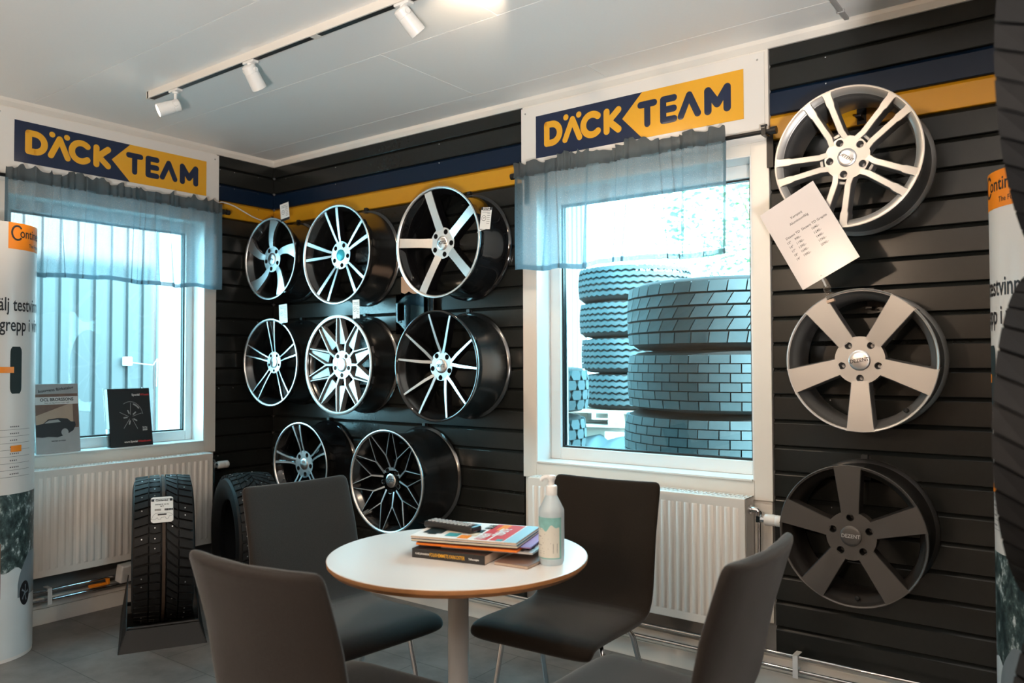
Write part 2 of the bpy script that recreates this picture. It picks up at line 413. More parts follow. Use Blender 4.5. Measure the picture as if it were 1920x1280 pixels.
def logo(root, M):
    mb = MB(); mb.box((0,0,0),(1.0,.1985,.0008), 0, M); mb.build('navy_field', M_['navy'], root)
    mb = MB(); mb.prism([(.459,.1005),(.556,0),(1.0,0),(1.0,.1985),(.556,.1985)], .0009, .0015, 0, M); mb.build('yellow_arrow', M_['yellow'], root)
    w = .0305; mb = MB()
    z = .0012
    stroke(mb, [(.062,.147),(.062,.060),(.090,.060)]+circ_arc(.090,.1035,.0435,-90,90)+[(.062,.147)], w, z, 0, M)
    stroke(mb, [(.163,.060),(.203,.148),(.241,.060)], .0285, z, 0, M)
    for x in (.168,.237): stroke(mb, [(x,.163),(x+.0001,.163)], .028, z, 0, M)
    stroke(mb, circ_arc(.306,.105,.0455,48,312,22), w, z, 0, M)
    stroke(mb, [(.381,.146),(.381,.060)], w, z, 0, M); stroke(mb, [(.440,.146),(.391,.1035),(.440,.060)], w, z, 0, M)
    mb.build('dack_lettering', M_['yellow'], root)
    mb = MB(); z = .0019
    stroke(mb, [(.548,.143),(.612,.143)], .029, z, 0, M); stroke(mb, [(.580,.143),(.580,.058)], .029, z, 0, M)
    stroke(mb, [(.703,.145),(.654,.145),(.654,.057),(.703,.057)], .029, z, 0, M); stroke(mb, [(.654,.101),(.702,.101)], .029, z, 0, M)
    stroke(mb, [(.734,.060),(.771,.142),(.808,.060)], .029, z, 0, M)
    stroke(mb, [(.852,.058),(.852,.141),(.892,.082),(.933,.141),(.933,.058)], .0315, z, 0, M)
    mb.build('team_lettering', M_['navy'], root)
def sign(label, M, loc, rot):
    root = thing('shop_sign', label, 'sign', loc, rot)
    mb = MB(); mb.box((-.086,-.10,-.005),(1.082,.249,0)); mb.build('board', M_['signw'], root, bevel=.001)
    mb = MB()
    for x, y in ((-.062,-.07),(-.062,.222),(1.055,-.07),(1.055,.222)):
        mb.lathe([(.0045,0),(.004,.001),(.001,.0005),(0,.0004)], 10, 0, Matrix.Translation((x,y,0)))
    mb.build('screws', M_['chrome'], root)
    logo(root, Matrix.Translation((0,0,.0002)))
    return root
sign('white sign with navy and yellow lettering above right-hand window', None, (2.003,-.0155,2.2065), (pi/2,0,0))
sign('white sign with navy and yellow lettering above left window', None, (.0155,-1.474,2.210), (pi/2,0,pi/2))

# ------------------------------------------------------------------ curtains
def wave(t, k):  # fold offset along run t (metres), k 0 top .. 1 bottom
    return (.012*sin(t*31+.6+.8*sin(t*7))+.008*sin(t*57+2.1)*(1-.5*k)+.005*sin(t*97+1.3)*(1-.8*k)+.008*k*sin(t*13+.4))*(.50+.9*k)
def valance(label, axis, a0, a1, d0, seed, zt=2.158, zb=1.668, rodlab=None, rod=None):
    root = thing('curtain_valance', label, 'curtain')
    n = 420; L = a1-a0; rs = random.Random(seed); ph = rs.random()*6
    top = [0]*(n+1)
    folds = [(rs.uniform(.03,.97)*abs(L), rs.uniform(.014,.026), rs.uniform(.008,.013), rs.choice((-1,1))) for _ in range(11)]
    bumps = [(rs.random()*abs(L), rs.uniform(.008,.022), rs.uniform(.006,.022)) for _ in range(30)]
    def pt(i, z, k, extra=0):
        t = L*i/n; at = abs(t)
        y = wave(at+ph, k)+extra+.026
        sh = .012*k*sin(at*9+ph)
        fo = 0
        for c, hh, ww, sg in folds:
            g = math.exp(-((at-c-.02*sg*k)/ww)**2); fo += sg*hh*g*(.55+.45*k); y += .010*g
        a = a0+t+sh*.4+fo
        return (a, -d0-y, z) if axis == 'x' else (d0+y, a, z)
    def sheet(name, z0, z1, k0, k1, m, rows, ruffle=False, extra=0, sag=True):
        mb = MB(); vs = []
        for r in range(rows+1):
            f = r/rows
            for i in range(n+1):
                at = abs(L*i/n); z = z0+(z1-z0)*f; k = k0+(k1-k0)*f; ex = extra
                if ruffle:
                    b = sum(h*math.exp(-((at-c)/w)**2) for c, w, h in bumps)
                    z += min(b,.028)*(1-f)
                    pinch = sin(f*pi)
                    ex += .009*sin(at*115+4*sin(at*23)+ph)*(1.25-pinch*.8)
                if sag: z += k*k*(.006*sin(at*11+ph)+.004*sin(at*27+1))
                vs.append(pt(i, z, k, ex))
        fs = [(r*(n+1)+i, r*(n+1)+i+1, (r+1)*(n+1)+i+1, (r+1)*(n+1)+i) for r in range(rows) for i in range(n)]
        mb.add(vs, fs); return mb.build(name, m, root, smooth=80)
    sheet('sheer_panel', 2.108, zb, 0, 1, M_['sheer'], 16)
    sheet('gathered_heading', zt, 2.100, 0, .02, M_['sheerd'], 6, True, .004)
    sheet('hem', zb+.021, zb-.001, .96, 1.0, M_['hem'], 2, extra=.0012)
    # narrow side hems
    for e in (0,1):
        mb = MB(); vs = []
        for r in range(17):
            f = r/16; z = 2.108+(zb-2.108)*f
            for q in (0,1,2,3):
                i = (q*1.6) if e == 0 else n-(q*1.6)
                t = L*i/n; at = abs(t); y = wave(at+ph, f)+.0274; a = a0+t+.012*f*sin(at*9+ph)*.4
                zz = z + f*f*(.006*sin(at*11+ph)+.004*sin(at*27+1))
                vs.append((a,-d0-y,zz) if axis == 'x' else (d0+y,a,zz))
        mb.add(vs, [(r*4+q, r*4+q+1, r*4+q+5, r*4+q+4) for r in range(16) for q in range(3)]); mb.build('side_hem', M_['hem'], root, smooth=80)
    return root
valance('short grey-blue sheer curtain hanging across the top of the right-hand window', 'x', 1.953, 2.965, .080, 3)
valance('short grey-blue sheer curtain hanging across the top of the left window', 'y', -1.545, -.435, .080, 11)
def curtain_rod(label, axis, a0, a1, z, d):
    root = thing('curtain_rod', label, 'curtain rod')
    P = (lambda a, y, zz: (a,-y,zz)) if axis == 'x' else (lambda a, y, zz: (y,a,zz))
    mb = MB(); mb.tube([P(a0,d,z),P(a1,d,z)], .0085, 14); mb.build('rod', M_['blackm'], root, smooth=40)
    for e, a in ((-1,a0),(1,a1)):
        mb = MB(); mb.tube([P(a,d,z),P(a+e*.012,d,z),P(a+e*.012,d,z),P(a+e*.034,d,z)], [.0085,.009,.0145,.0145], 16); mb.build('finial', M_['blackm'], root, smooth=40)
        b = a-e*.012
        mb = MB()
        def bx(p, q, za, zb, f0, f1):
            if axis == 'x': mb.box((p,-f1,za),(q,-f0,zb))
            else: mb.box((f0,p,za),(f1,q,zb))
        bx(b-.013, b+.013, z-.125, z+.004, .0172, .0215)           # wall plate
        bx(b-.008, b+.008, z+.004, z+.010, .0172, d+.012)         # arm
        bx(b-.009, b+.009, z-.015, z-.009, .05, d+.012)          # clamp foot
        bx(b-.009, b+.009, z-.015, z+.012, d+.0095, d+.014)
        mb.build('bracket', M_['blackm'], root, bevel=.0012)
        mb = MB(); Q = P(b,.066,z+.022); 
        mb.tube([P(b,.068,z+.008),P(b,.068,z+.026)], .004, 8); mb.tube([P(b-.018,.07,z+.026),P(b+.004,.06,z+.030)], .0045, 8); mb.build('clamp_screw', M_['blackm'], root)
    return root
curtain_rod('black curtain rod across the right-hand window with bracket at its right end', 'x', 1.940, 3.118, 2.122, .080)
curtain_rod('black curtain rod across the left window, knob near the room corner', 'y', -1.60, -.400, 2.122, .080)

# ------------------------------------------------------------------ wheels
def ribbon(mb, pts, thick, mf=0, ms=1, ch=.002, draft=.004):
    """pts: (x, y, width, z) along the spoke; flat face with chamfer and drafted sides"""
    n = len(pts); vs = []
    for i, (x,y,w,z) in enumerate(pts):
        a = pts[max(i-1,0)]; b = pts[min(i+1,n-1)]
        dx, dy = b[0]-a[0], b[1]-a[1]; L = math.hypot(dx,dy) or 1; nx, ny = -dy/L, dx/L
        h = w/2
        for s_, off, zz in ((1,h-ch,z),(1,h,z-ch),(1,h+draft,z-thick),(-1,h+draft,z-thick),(-1,h,z-ch),(-1,h-ch,z)):
            vs.append((x+nx*off*s_, y+ny*off*s_, zz))
    o = len(mb.v); mb.add(vs, [])
    for i in range(n-1):
        for q in range(6):
            r = (q+1) % 6
            mb.f.append([o+i*6+q, o+i*6+r, o+(i+1)*6+r, o+(i+1)*6+q]); mb.m.append(mf if q in (5,) else ms)
    for i in (0, n-1):
        mb.f.append([o+i*6+q for q in range(6)]); mb.m.append(ms)
def pol(r, a):   # angle clockwise from up
    return (r*sin(rad(a)), r*cos(rad(a)))
def cart(spec): return [(rf*sin(rad(a)), rf*cos(rad(a)), w) for rf, a, w in spec]
def path(spec, R, conc, zc=0.0):
    out = []
    for x, y, w in spec:
        rf = math.hypot(x, y); out.append((x*R, y*R, w, -.006 - conc*max(0, 1-rf)**1.2 + zc))
    return out
def densify(spec, k=5):
    """straight arms: control rows (r fraction, angle deg, width m) joined linearly"""
    out = []; spec = cart(spec)
    for i in range(len(spec)-1):
        for t in range(k):
            f = t/k; out.append(tuple(spec[i][j]+(spec[i+1][j]-spec[i][j])*f for j in range(3)))
    return out+[spec[-1]]
def curve3(spec, k=6):
    """Catmull-Rom smoothing through the control rows"""
    out = []; spec = cart(spec); n = len(spec)
    for i in range(n-1):
        p0, p1, p2, p3 = spec[max(i-1,0)], spec[i], spec[i+1], spec[min(i+2,n-1)]
        for t in range(k):
            f = t/k
            out.append(tuple(.5*((2*p1[j])+(p2[j]-p0[j])*f+(2*p0[j]-5*p1[j]+4*p2[j]-p3[j])*f*f+(3*p1[j]-p0[j]-3*p2[j]+p3[j])*f**3) for j in range(3)))
    return out+[spec[-1]]
def hub_disc(root, R, zf, rh, lugs, pcd, rl, mface, mside, back=.04):
    bm = bmesh.new()
    def loop(cx, cy, r, n, z): return [bm.verts.new((cx+r*cos(2*pi*k/n), cy+r*sin(2*pi*k/n), z)) for k in range(n)]
    ed = []
    outer = loop(0,0,rh,48,zf)
    for k in range(48): ed.append(bm.edges.new((outer[k], outer[(k+1)%48])))
    holes = []
    for a in lugs:
        x, y = pol(pcd, a); h = loop(x,y,rl,16,zf); holes.append(h)
        for k in range(16): ed.append(bm.edges.new((h[k], h[(k+1)%16])))
    bmesh.ops.triangle_fill(bm, use_beauty=True, use_dissolve=False, edges=ed)
    fc = [f for f in bm.faces]
    for f in fc: f.material_index = 0
    # remove faces inside holes if any were filled
    for f in list(bm.faces):
        c = f.calc_center_median()
        if any(math.hypot(c.x-pol(pcd,a)[0], c.y-pol(pcd,a)[1]) < rl*.8 for a in lugs): bm.faces.remove(f)
    lo = [bm.verts.new((v.co.x*1.0, v.co.y*1.0, zf-back)) for v in outer]
    for k in range(48):
        f = bm.faces.new((outer[k], lo[k], lo[(k+1)%48], outer[(k+1)%48])); f.material_index = 1
    f = bm.faces.new(lo); f.material_index = 1
    bmesh.ops.recalc_face_normals(bm, faces=bm.faces)
    me = bpy.data.meshes.new('hub'); bm.to_mesh(me); bm.free()
    me.materials.append(mface); me.materials.append(mside)
    me.shade_smooth(); me.set_sharp_from_angle(angle=rad(30))
    o = bpy.data.objects.new('hub', me); COL.objects.link(o); o.parent = root
    for a in lugs:
        x, y = pol(pcd, a); mb = MB()
        mb.lathe([(rl+.0012,.0006),(rl,.0002),(rl*.86,-.012),(rl*.62,-.016),(rl*.60,-.03),(0,-.031)], 20, 0, Matrix.Translation((x,y,zf)))
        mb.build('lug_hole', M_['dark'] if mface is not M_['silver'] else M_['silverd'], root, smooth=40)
def wheel(name_label, X, Z, R, d, design, phi, mface, mside, mbar, mlip, capm=None, captext=None, conc=.03, rh=.075, lug_off=None, pcd=.056, rl=.0115, caprot=0, capr=.031, lipw=.010, barw=.014, valve=None, capink='ink', edge=False):
    root = thing('alloy_wheel', name_label, 'wheel', (X,-d,Z), (pi/2,0,0), 'alloy wheels displayed on the slat walls')
    # barrel
    D = d-.002
    prof = [(R-.009,-.001),(R-.001,-.0005),(R,-.002),(R,-.011),(R-.004,-.014),(R-barw,-.017),(R-barw-.002,-.034),(R-barw-.010,-.045),(R-barw-.013,-.07),(R-barw-.012,-D*.5),(R-barw-.007,-D+.05),(R-barw,-D+.034),(R-barw+.001,-D+.018),(R-.003,-D+.013),(R,-D+.009),(R,-D+.002),(R-.003,-D),(R-.012,-D+.002),(R-.024,-D+.02),(R-.032,-D+.05),(R-.036,-.06),(R-.030,-.034),(R-.018,-.022),(R-.009-lipw*.6,-.012)]
    mb = MB(); mb.lathe(prof, 96, 0, None, closed=True); mb.build('barrel', mbar, root, smooth=35, fix=True)
    mb = MB(); mb.lathe([(R-lipw-.004,-.030),(R-lipw,-.013),(R-lipw+.006,-.010),(R-.008,-.006),(R-.004,.0004),(R,-.001)] if edge else [(R-lipw-.003,-.006),(R-lipw,-.001),(R-.002,.0006),(R,-.001)], 96); mb.build('rim_lip', mlip, root, smooth=50)
    if edge:
        mb = MB(); mb.lathe([(R-.006,.0004),(R-.003,.0014),(R,.0004),(R+.0004,-.004)], 96); mb.build('bright_edge', M_['silver'], root, smooth=50)
    if lug_off is None: lug_off = phi+36
    h = rh/R*.86
    zh = -.006 - conc*(1-h)**1.2 + (.0060 if design in ('split','wide') else 0) - .0006
    lugs = [lug_off+72*k for k in range(5)]
    hub_disc(root, R, zh+.0008, rh, lugs, pcd, rl, mface if design not in ('meshblack','vee') else mface, mside)
    RO = (R-(.003 if edge else .008))/R
    def spoke(specs, thick=.03, zoff=0, mf=mface, ms=mside, nm='spoke', extra=None):
        mb = MB()
        for i, s_ in enumerate(specs): ribbon(mb, path(s_, R, conc, zoff-.00005*i), thick)
        if extra:
            for s_, zo, th in extra:
                o0 = len(mb.m); ribbon(mb, path(s_, R, conc, zo), th); 
                for q in range(o0, len(mb.m)): mb.m[q] = 1
        mb.build(nm, [mf, ms], root, smooth=35, fix=True)
    h = rh/R*.86
    if design == 'swirl':
        for k in range(5):
            p = phi+72*k
            spoke([curve3([(h,p-13,.034),(.45,p-12,.042),(.70,p-5,.056),(RO,p+2,.086)])], .02)
    elif design == 'straight':
        for k in range(5):
            p = phi+72*k
            spoke([densify([(h,p,.050),(.5,p,.046),(RO,p,.050)],4)], .045)
    elif design == 'wide':
        for k in range(5):
            p = phi+72*k
            spoke([densify([(h,p,.058),(.45,p,.064),(RO-.03,p,.088),(RO+.018,p,.098)],3)], .035, .0062)
    elif design == 'twinv':
        for k in range(5):
            p = phi+72*k
            spoke([curve3([(h,p-8,.014),(.42,p-10.5,.017),(RO,p-11,.019)]), curve3([(h,p+8,.014),(.42,p+8,.019),(RO,p+10,.024)])], .03)
    elif design == 'twin':
        for k in range(5):
            p = phi+72*k
            A = curve3([(h,p-12,.010),(.5,p-8,.011),(RO,p-8,.012)]); B = curve3([(h,p+12,.010),(.5,p+8,.011),(RO,p+8,.012)])
            C_ = densify([(h,p,.022),(.5,p,.040),(RO,p,.060)])
            spoke([A,B], .03, extra=[(C_,-.010,.02)])
    elif design == 'twincurve':
        for k in range(5):
            p = phi+72*k
            A = curve3([(h,p-14,.013),(.45,p-7,.014),(.75,p-7.5,.014),(RO,p-8,.017)]); B = curve3([(h,p+14,.013),(.45,p+7,.014),(.75,p+7,.014),(RO,p+8,.017)])
            C_ = densify([(h,p,.022),(.5,p,.030),(RO,p,.050)])
            spoke([A,B], .03, extra=[(C_,-.012,.02)])
    elif design == 'split':
        for k in range(5):
            p = phi+72*k
            A = densify([(h,p-24,.020),(.38,p-13.5,.022),(.76,p-9.6,.022),(.80,p-9.4,.028),(.93,p-9,.028),(RO,p-9,.036)],3); B = densify([(h,p+24,.020),(.38,p+13.5,.022),(.76,p+9.6,.022),(.80,p+9.4,.028),(.93,p+9,.028),(RO,p+9,.036)],3)
            spoke([A,B], .04, .006, extra=[(densify([(.36,p-9,.012),(.36,p+9,.012)]),-.004,.03)])
    elif design == 'vee':
        for k in range(5):
            p = phi+72*k
            A = densify([(h*.9,p-3,.019),(.44,p-13,.018),(RO,p-15.5,.013)],3); B = densify([(h*.9,p+3,.019),(.44,p+13,.018),(RO,p+15.5,.013)],3)
            spoke([A,B], .032)
    elif design in ('mesh','meshblack'):
        for k in range(10):
            p = phi+18+36*k
            if design == 'mesh':
                specs = [densify([(h,p,.016),(.45,p,.013)],3), densify([(.44,p,.010),(RO,p-15.6,.0065)],4), densify([(.44,p,.010),(RO,p+15.6,.0065)],4)]
            else:
                s = 1 if k%2 else -1
                specs = [densify([(h,p+9*s,.013),(.50,p,.011)],3), densify([(.49,p,.009),(RO,p-16,.0065)],4), densify([(.49,p,.009),(RO,p+16,.0065)],4)]
            ex = [(densify([(.42,p+18,.050),(RO,p+18,.012)],3),-.012,.016)] if design == 'mesh' else None
            spoke(specs, .028, extra=ex)
    mb = MB(); mb.lathe([(capr,zh-.004),(capr,zh+.0035),(capr-.002,zh+.005),(capr*.7,zh+.0062),(0,zh+.0066)], 40); cp = mb.build('centre_cap', capm or M_['cap'], root, smooth=50)
    if captext:
        mb = MB(); add_text(mb, captext, capr*(.52 if len(captext)>4 else .62), Matrix.Translation((0,0,zh+.0071)) @ Matrix.Rotation(rad(caprot),4,'Z') @ Matrix.Translation((0,-capr*.17,0)), 0, bold=.0002, sx=.9); mb.build('cap_lettering', M_[capink], cp)
    if valve is not None:
        x, y = pol(R-.028, valve); mb = MB(); mb.lathe([(.008,-.012),(.008,-.006),(.005,-.003),(0,-.003)], 14, 0, Matrix.Translation((x,y,-.012))); mb.build('valve_hole', M_['dark'], root)
    # wall hook under the rear flange
    hk = MB()
    zt = Z+R
    hk.box((X-.016,-.0016,zt-.075),(X+.016,-.0001,zt+.012)); hk.box((X-.010,-.055,zt-.060),(X+.010,-.001,zt-.054)); hk.box((X-.010,-.0155,zt+.001),(X+.010,-.001,zt+.016))
    return root, hk
MC, GB, SB, SI = M_['machined'], M_['gblack'], M_['sblack'], M_['silver']
WH = [
 ('black wheel with five broad curved machined spokes, top row nearest the room corner', .250,1.857,.2385,.216,'swirl',8,MC,GB,SB,MC,dict(conc=.022,captext=None,capr=.036)),
 ('black wheel with five pairs of machined spokes and a bright cyan centre cap', .840,1.831,.267,.229,'twinv',-10,MC,GB,SB,MC,dict(conc=.045,capm=M_['capblue'])),
 ('black deep-dish wheel with five straight broad machined spokes, top right of eight', 1.589,1.824,.266,.255,'straight',-14,MC,GB,GB,MC,dict(conc=.055,captext='DOTZ',capr=.034)),
 ('black wheel with slim paired outline spokes, middle row nearest the room corner', .286,1.256,.251,.238,'twin',0,MC,GB,SB,MC,dict(conc=.035,rh=.062,pcd=.047,rl=.0075,capr=.033)),
 ('silver mesh wheel with ten Y-shaped spokes, centre of the middle row', .833,1.241,.269,.209,'mesh',0,SI,M_['gunm'],SB,SI,dict(conc=.040,captext='AEZ',capr=.038,lipw=.016)),
 ('black wheel with five bright machined V-shaped spokes, middle row beside the window', 1.584,1.235,.265,.260,'vee',5,MC,GB,SB,GB,dict(conc=.055,captext='DOTZ',capr=.034,rh=.07)),
 ('black wheel with curved paired spokes, bottom row above the grey chair', .533,.688,.234,.218,'twincurve',-10,MC,GB,GB,MC,dict(conc=.040)),
 ('black wheel with thin branching machined spokes, bottom row behind the round table', 1.282,.668,.254,.291,'meshblack',8,MC,GB,SB,MC,dict(conc=.050,captext='DOTZ',capr=.034,rh=.066)),
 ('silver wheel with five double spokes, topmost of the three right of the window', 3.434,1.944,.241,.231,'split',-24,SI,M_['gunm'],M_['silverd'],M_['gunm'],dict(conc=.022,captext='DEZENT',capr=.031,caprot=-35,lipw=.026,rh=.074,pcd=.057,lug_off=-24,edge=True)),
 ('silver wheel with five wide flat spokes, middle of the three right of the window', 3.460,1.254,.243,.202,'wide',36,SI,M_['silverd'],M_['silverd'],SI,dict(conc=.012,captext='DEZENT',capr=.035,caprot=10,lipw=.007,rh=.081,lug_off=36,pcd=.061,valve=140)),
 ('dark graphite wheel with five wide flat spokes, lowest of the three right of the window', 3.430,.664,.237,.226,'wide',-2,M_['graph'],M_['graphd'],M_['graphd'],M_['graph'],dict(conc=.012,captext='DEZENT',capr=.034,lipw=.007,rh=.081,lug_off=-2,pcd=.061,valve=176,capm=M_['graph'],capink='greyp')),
]
HK = ['behind the swirl-spoked wheel','behind the wheel with the cyan cap','behind the straight-spoked deep wheel','behind the slim paired-spoke wheel','behind the silver mesh wheel','behind the V-spoked wheel','behind the curved paired-spoke wheel','behind the branching-spoke wheel','behind the silver double-spoked wheel','behind the silver wide-spoked wheel','behind the graphite wheel']
for w, hl in zip(WH, HK):
    r, hk = wheel(*w[:11], **w[11])
    tag(hk.build('wall_hook', M_['black']), 'small black wall hook at the top rim, '+hl, 'hook', 'wall hooks carrying the wheels')

# ------------------------------------------------------------------ tags, price sheet, leaflet holder
def price_tag(label, c, w, h, tilt, tie_to, head=None, tail=False):
    root = thing('price_tag', label, 'tag', c, (pi/2,0,0), 'price tags tied to the wheels')
    R = Matrix.Rotation(tilt,4,'Z')
    mb = MB(); mb.box((-w/2,-h/2,-.0004),(w/2,h/2,.0004),0,R); mb.build('card', M_['paper'], root)
    mb = MB(); T = R @ Matrix.Translation((0,0,.0006))
    n = 18
    ring = [(-w*.18+.012*cos(2*pi*k/n), .0+.012*sin(2*pi*k/n)) for k in range(n+1)]
    stroke(mb, ring, .0018, 0, 0, T); stroke(mb, [(-w*.18-.004,0),(-w*.18+.004,.002)], .003, 0, 0, T)
    for q in range(6): stroke(mb, [(w*.12,.022-q*.009),(w*.38,.022-q*.009)], .0016, 0, 0, T)
    for q in range(2): stroke(mb, [(-w*.36,h*.36-q*.008),(w*.36,h*.36-q*.008)], .0018, 0, 0, T)
    if head:
        mb.box((-w/2,h*.38,-.0001),(w/2,h*.5,.0001),0,T)
    if tail: mb.box((-w/2,-h*.5,-.0001),(w/2,-h*.36,.0001),0,T)
    mb.build('printing', M_['ink'], root)
    if head:
        mb = MB(); add_text(mb, head, .014, R @ Matrix.Translation((0,h*.40,.0010)), 0, bold=.0004); mb.build('heading', M_['paper'], root)
    mb = MB()
    a = R @ Vector((.004,-h/2,0)); b = Vector(tie_to)-Vector(c); b = Vector((b.x,b.z,-b.y))
    mid = (a+b)/2+Vector((0,0,.012))
    mb.tube([a+Vector((0,.006,.001)),a,mid,b], .0018, 6); mb.lathe([(.004,-.005),(.004,.005)],8,0,Matrix.Translation(mid),cap=True); mb.build('cable_tie', M_['black'] if not head else M_['wplast'], root)
    return root
price_tag('small white price tag sticking up from the swirl-spoked wheel nearest the corner', (.398,-.220,2.112), .078, .100, .12, (.352,-.210,2.070), tail=True)
price_tag('small white price tag at the top of the slim paired-spoke wheel', (.420,-.244,1.530), .072, .105, .06, (.42,-.236,1.464))
price_tag('small white price tag above the silver mesh wheel', (.988,-.214,1.533), .052, .098, .03, (.972,-.209,1.470))
price_tag('white price tag with black heading hanging beside the deep straight-spoked wheel', (1.897,-.262,1.902), .060, .098, -.13, (1.838,-.25,1.845), head='DOTZ')
# laminated price list
def sheet():
    root = thing('price_list', 'tilted white laminated price sheet in front of the top silver wheel', 'sign', (3.311,-.250,1.685), (pi/2,0,0))
    R = Matrix.Rotation(rad(28.3),4,'Z'); w, h = .212, .312
    mb = MB(); mb.box((-w/2,-h/2,-.0004),(w/2,h/2,.0004),0,R); mb.build('laminated_sheet', M_['lampap'], root)
    mb = MB()
    def T(x, y): return R @ Matrix.Translation((x,y,.0007))
    add_text(mb, 'Kampanj', .0125, T(.002,.082), bold=.0001); add_text(mb, 'Aluminiumfälg', .0125, T(.002,.063), bold=.0001)
    add_text(mb, 'Dezent TD', .0120, T(-.042,.026), bold=.0001); add_text(mb, 'Dezent TD Grapite', .0120, T(.040,.026), bold=.0001)
    for q, (a, b, c) in enumerate((('15"','990:-','1040:-'),('16"','1190:-','1240:-'),('17"','1390:-','1440:-'),('18"','1690:-','1790:-'),('19"','1990:-','2090:-'))):
        y = .009-.0165*q
        add_text(mb, a, .0115, T(-.066,y), bold=.0001); add_text(mb, b, .0115, T(-.032,y), bold=.0001); add_text(mb, c, .0115, T(.035,y), bold=.0001)
    mb.build('printing', M_['ink'], root)
sheet()
root = thing('sign_clip', 'clear plastic clip holding the tilted price sheet on the middle silver wheel', 'clip', (3.366,-.222,1.498), (pi/2,0,0))
R = Matrix.Rotation(rad(17),4,'Z')
mb = MB(); mb.box((-.010,-.040,0),(.010,.012,.004),0,R); mb.box((-.010,-.040,.010),(.010,.012,.014),0,R); mb.box((-.008,-.008,.004),(.008,-.002,.010),0,R); mb.build('clip_body', M_['acryl'], root, bevel=.001)
mb = MB(); mb.box((-.013,-.048,-.004),(.013,-.038,.016),0,R); mb.build('clip_jaw', M_['tan'], root, bevel=.001)
mb = MB(); mb.tube([R@Vector((0,.010,.007)),R@Vector((0,.050,.0275))], .0035, 8); mb.build('stem', M_['wplast'], root)
# acrylic leaflet holder on slat wall
root = thing('leaflet_holder', 'empty clear acrylic leaflet holder hung between the wheels on the slat wall', 'holder', (1.115,-.004,1.405))
mb = MB(); mb.box((0,-.008,0),(.200,-.005,.310)); mb.box((0,-.045,0),(.200,-.042,.205)); mb.box((0,-.042,0),(.003,-.008,.205)); mb.box((.197,-.042,0),(.200,-.008,.205)); mb.box((0,-.042,-.003),(.200,-.008,0)); mb.build('acrylic_pocket', M_['acryl'], root)
mb = MB(); mb.prism([(.003,.222),(.03,.212),(.06,.224),(.10,.205),(.198,.18),(.198,.305),(.003,.305)],0,.001,0,Matrix.Translation((0,-.0085,0)) @ Matrix.Rotation(pi/2,4,'X')); mb.build('card', M_['tan'], root)  # wavy lower edge is cut to the reflection's boundary in the acrylic
mb = MB(); mb.box((.226,-.024,.02),(.250,-.001,.245)); mb.build('black_strip', M_['gblack'], root, bevel=.002)

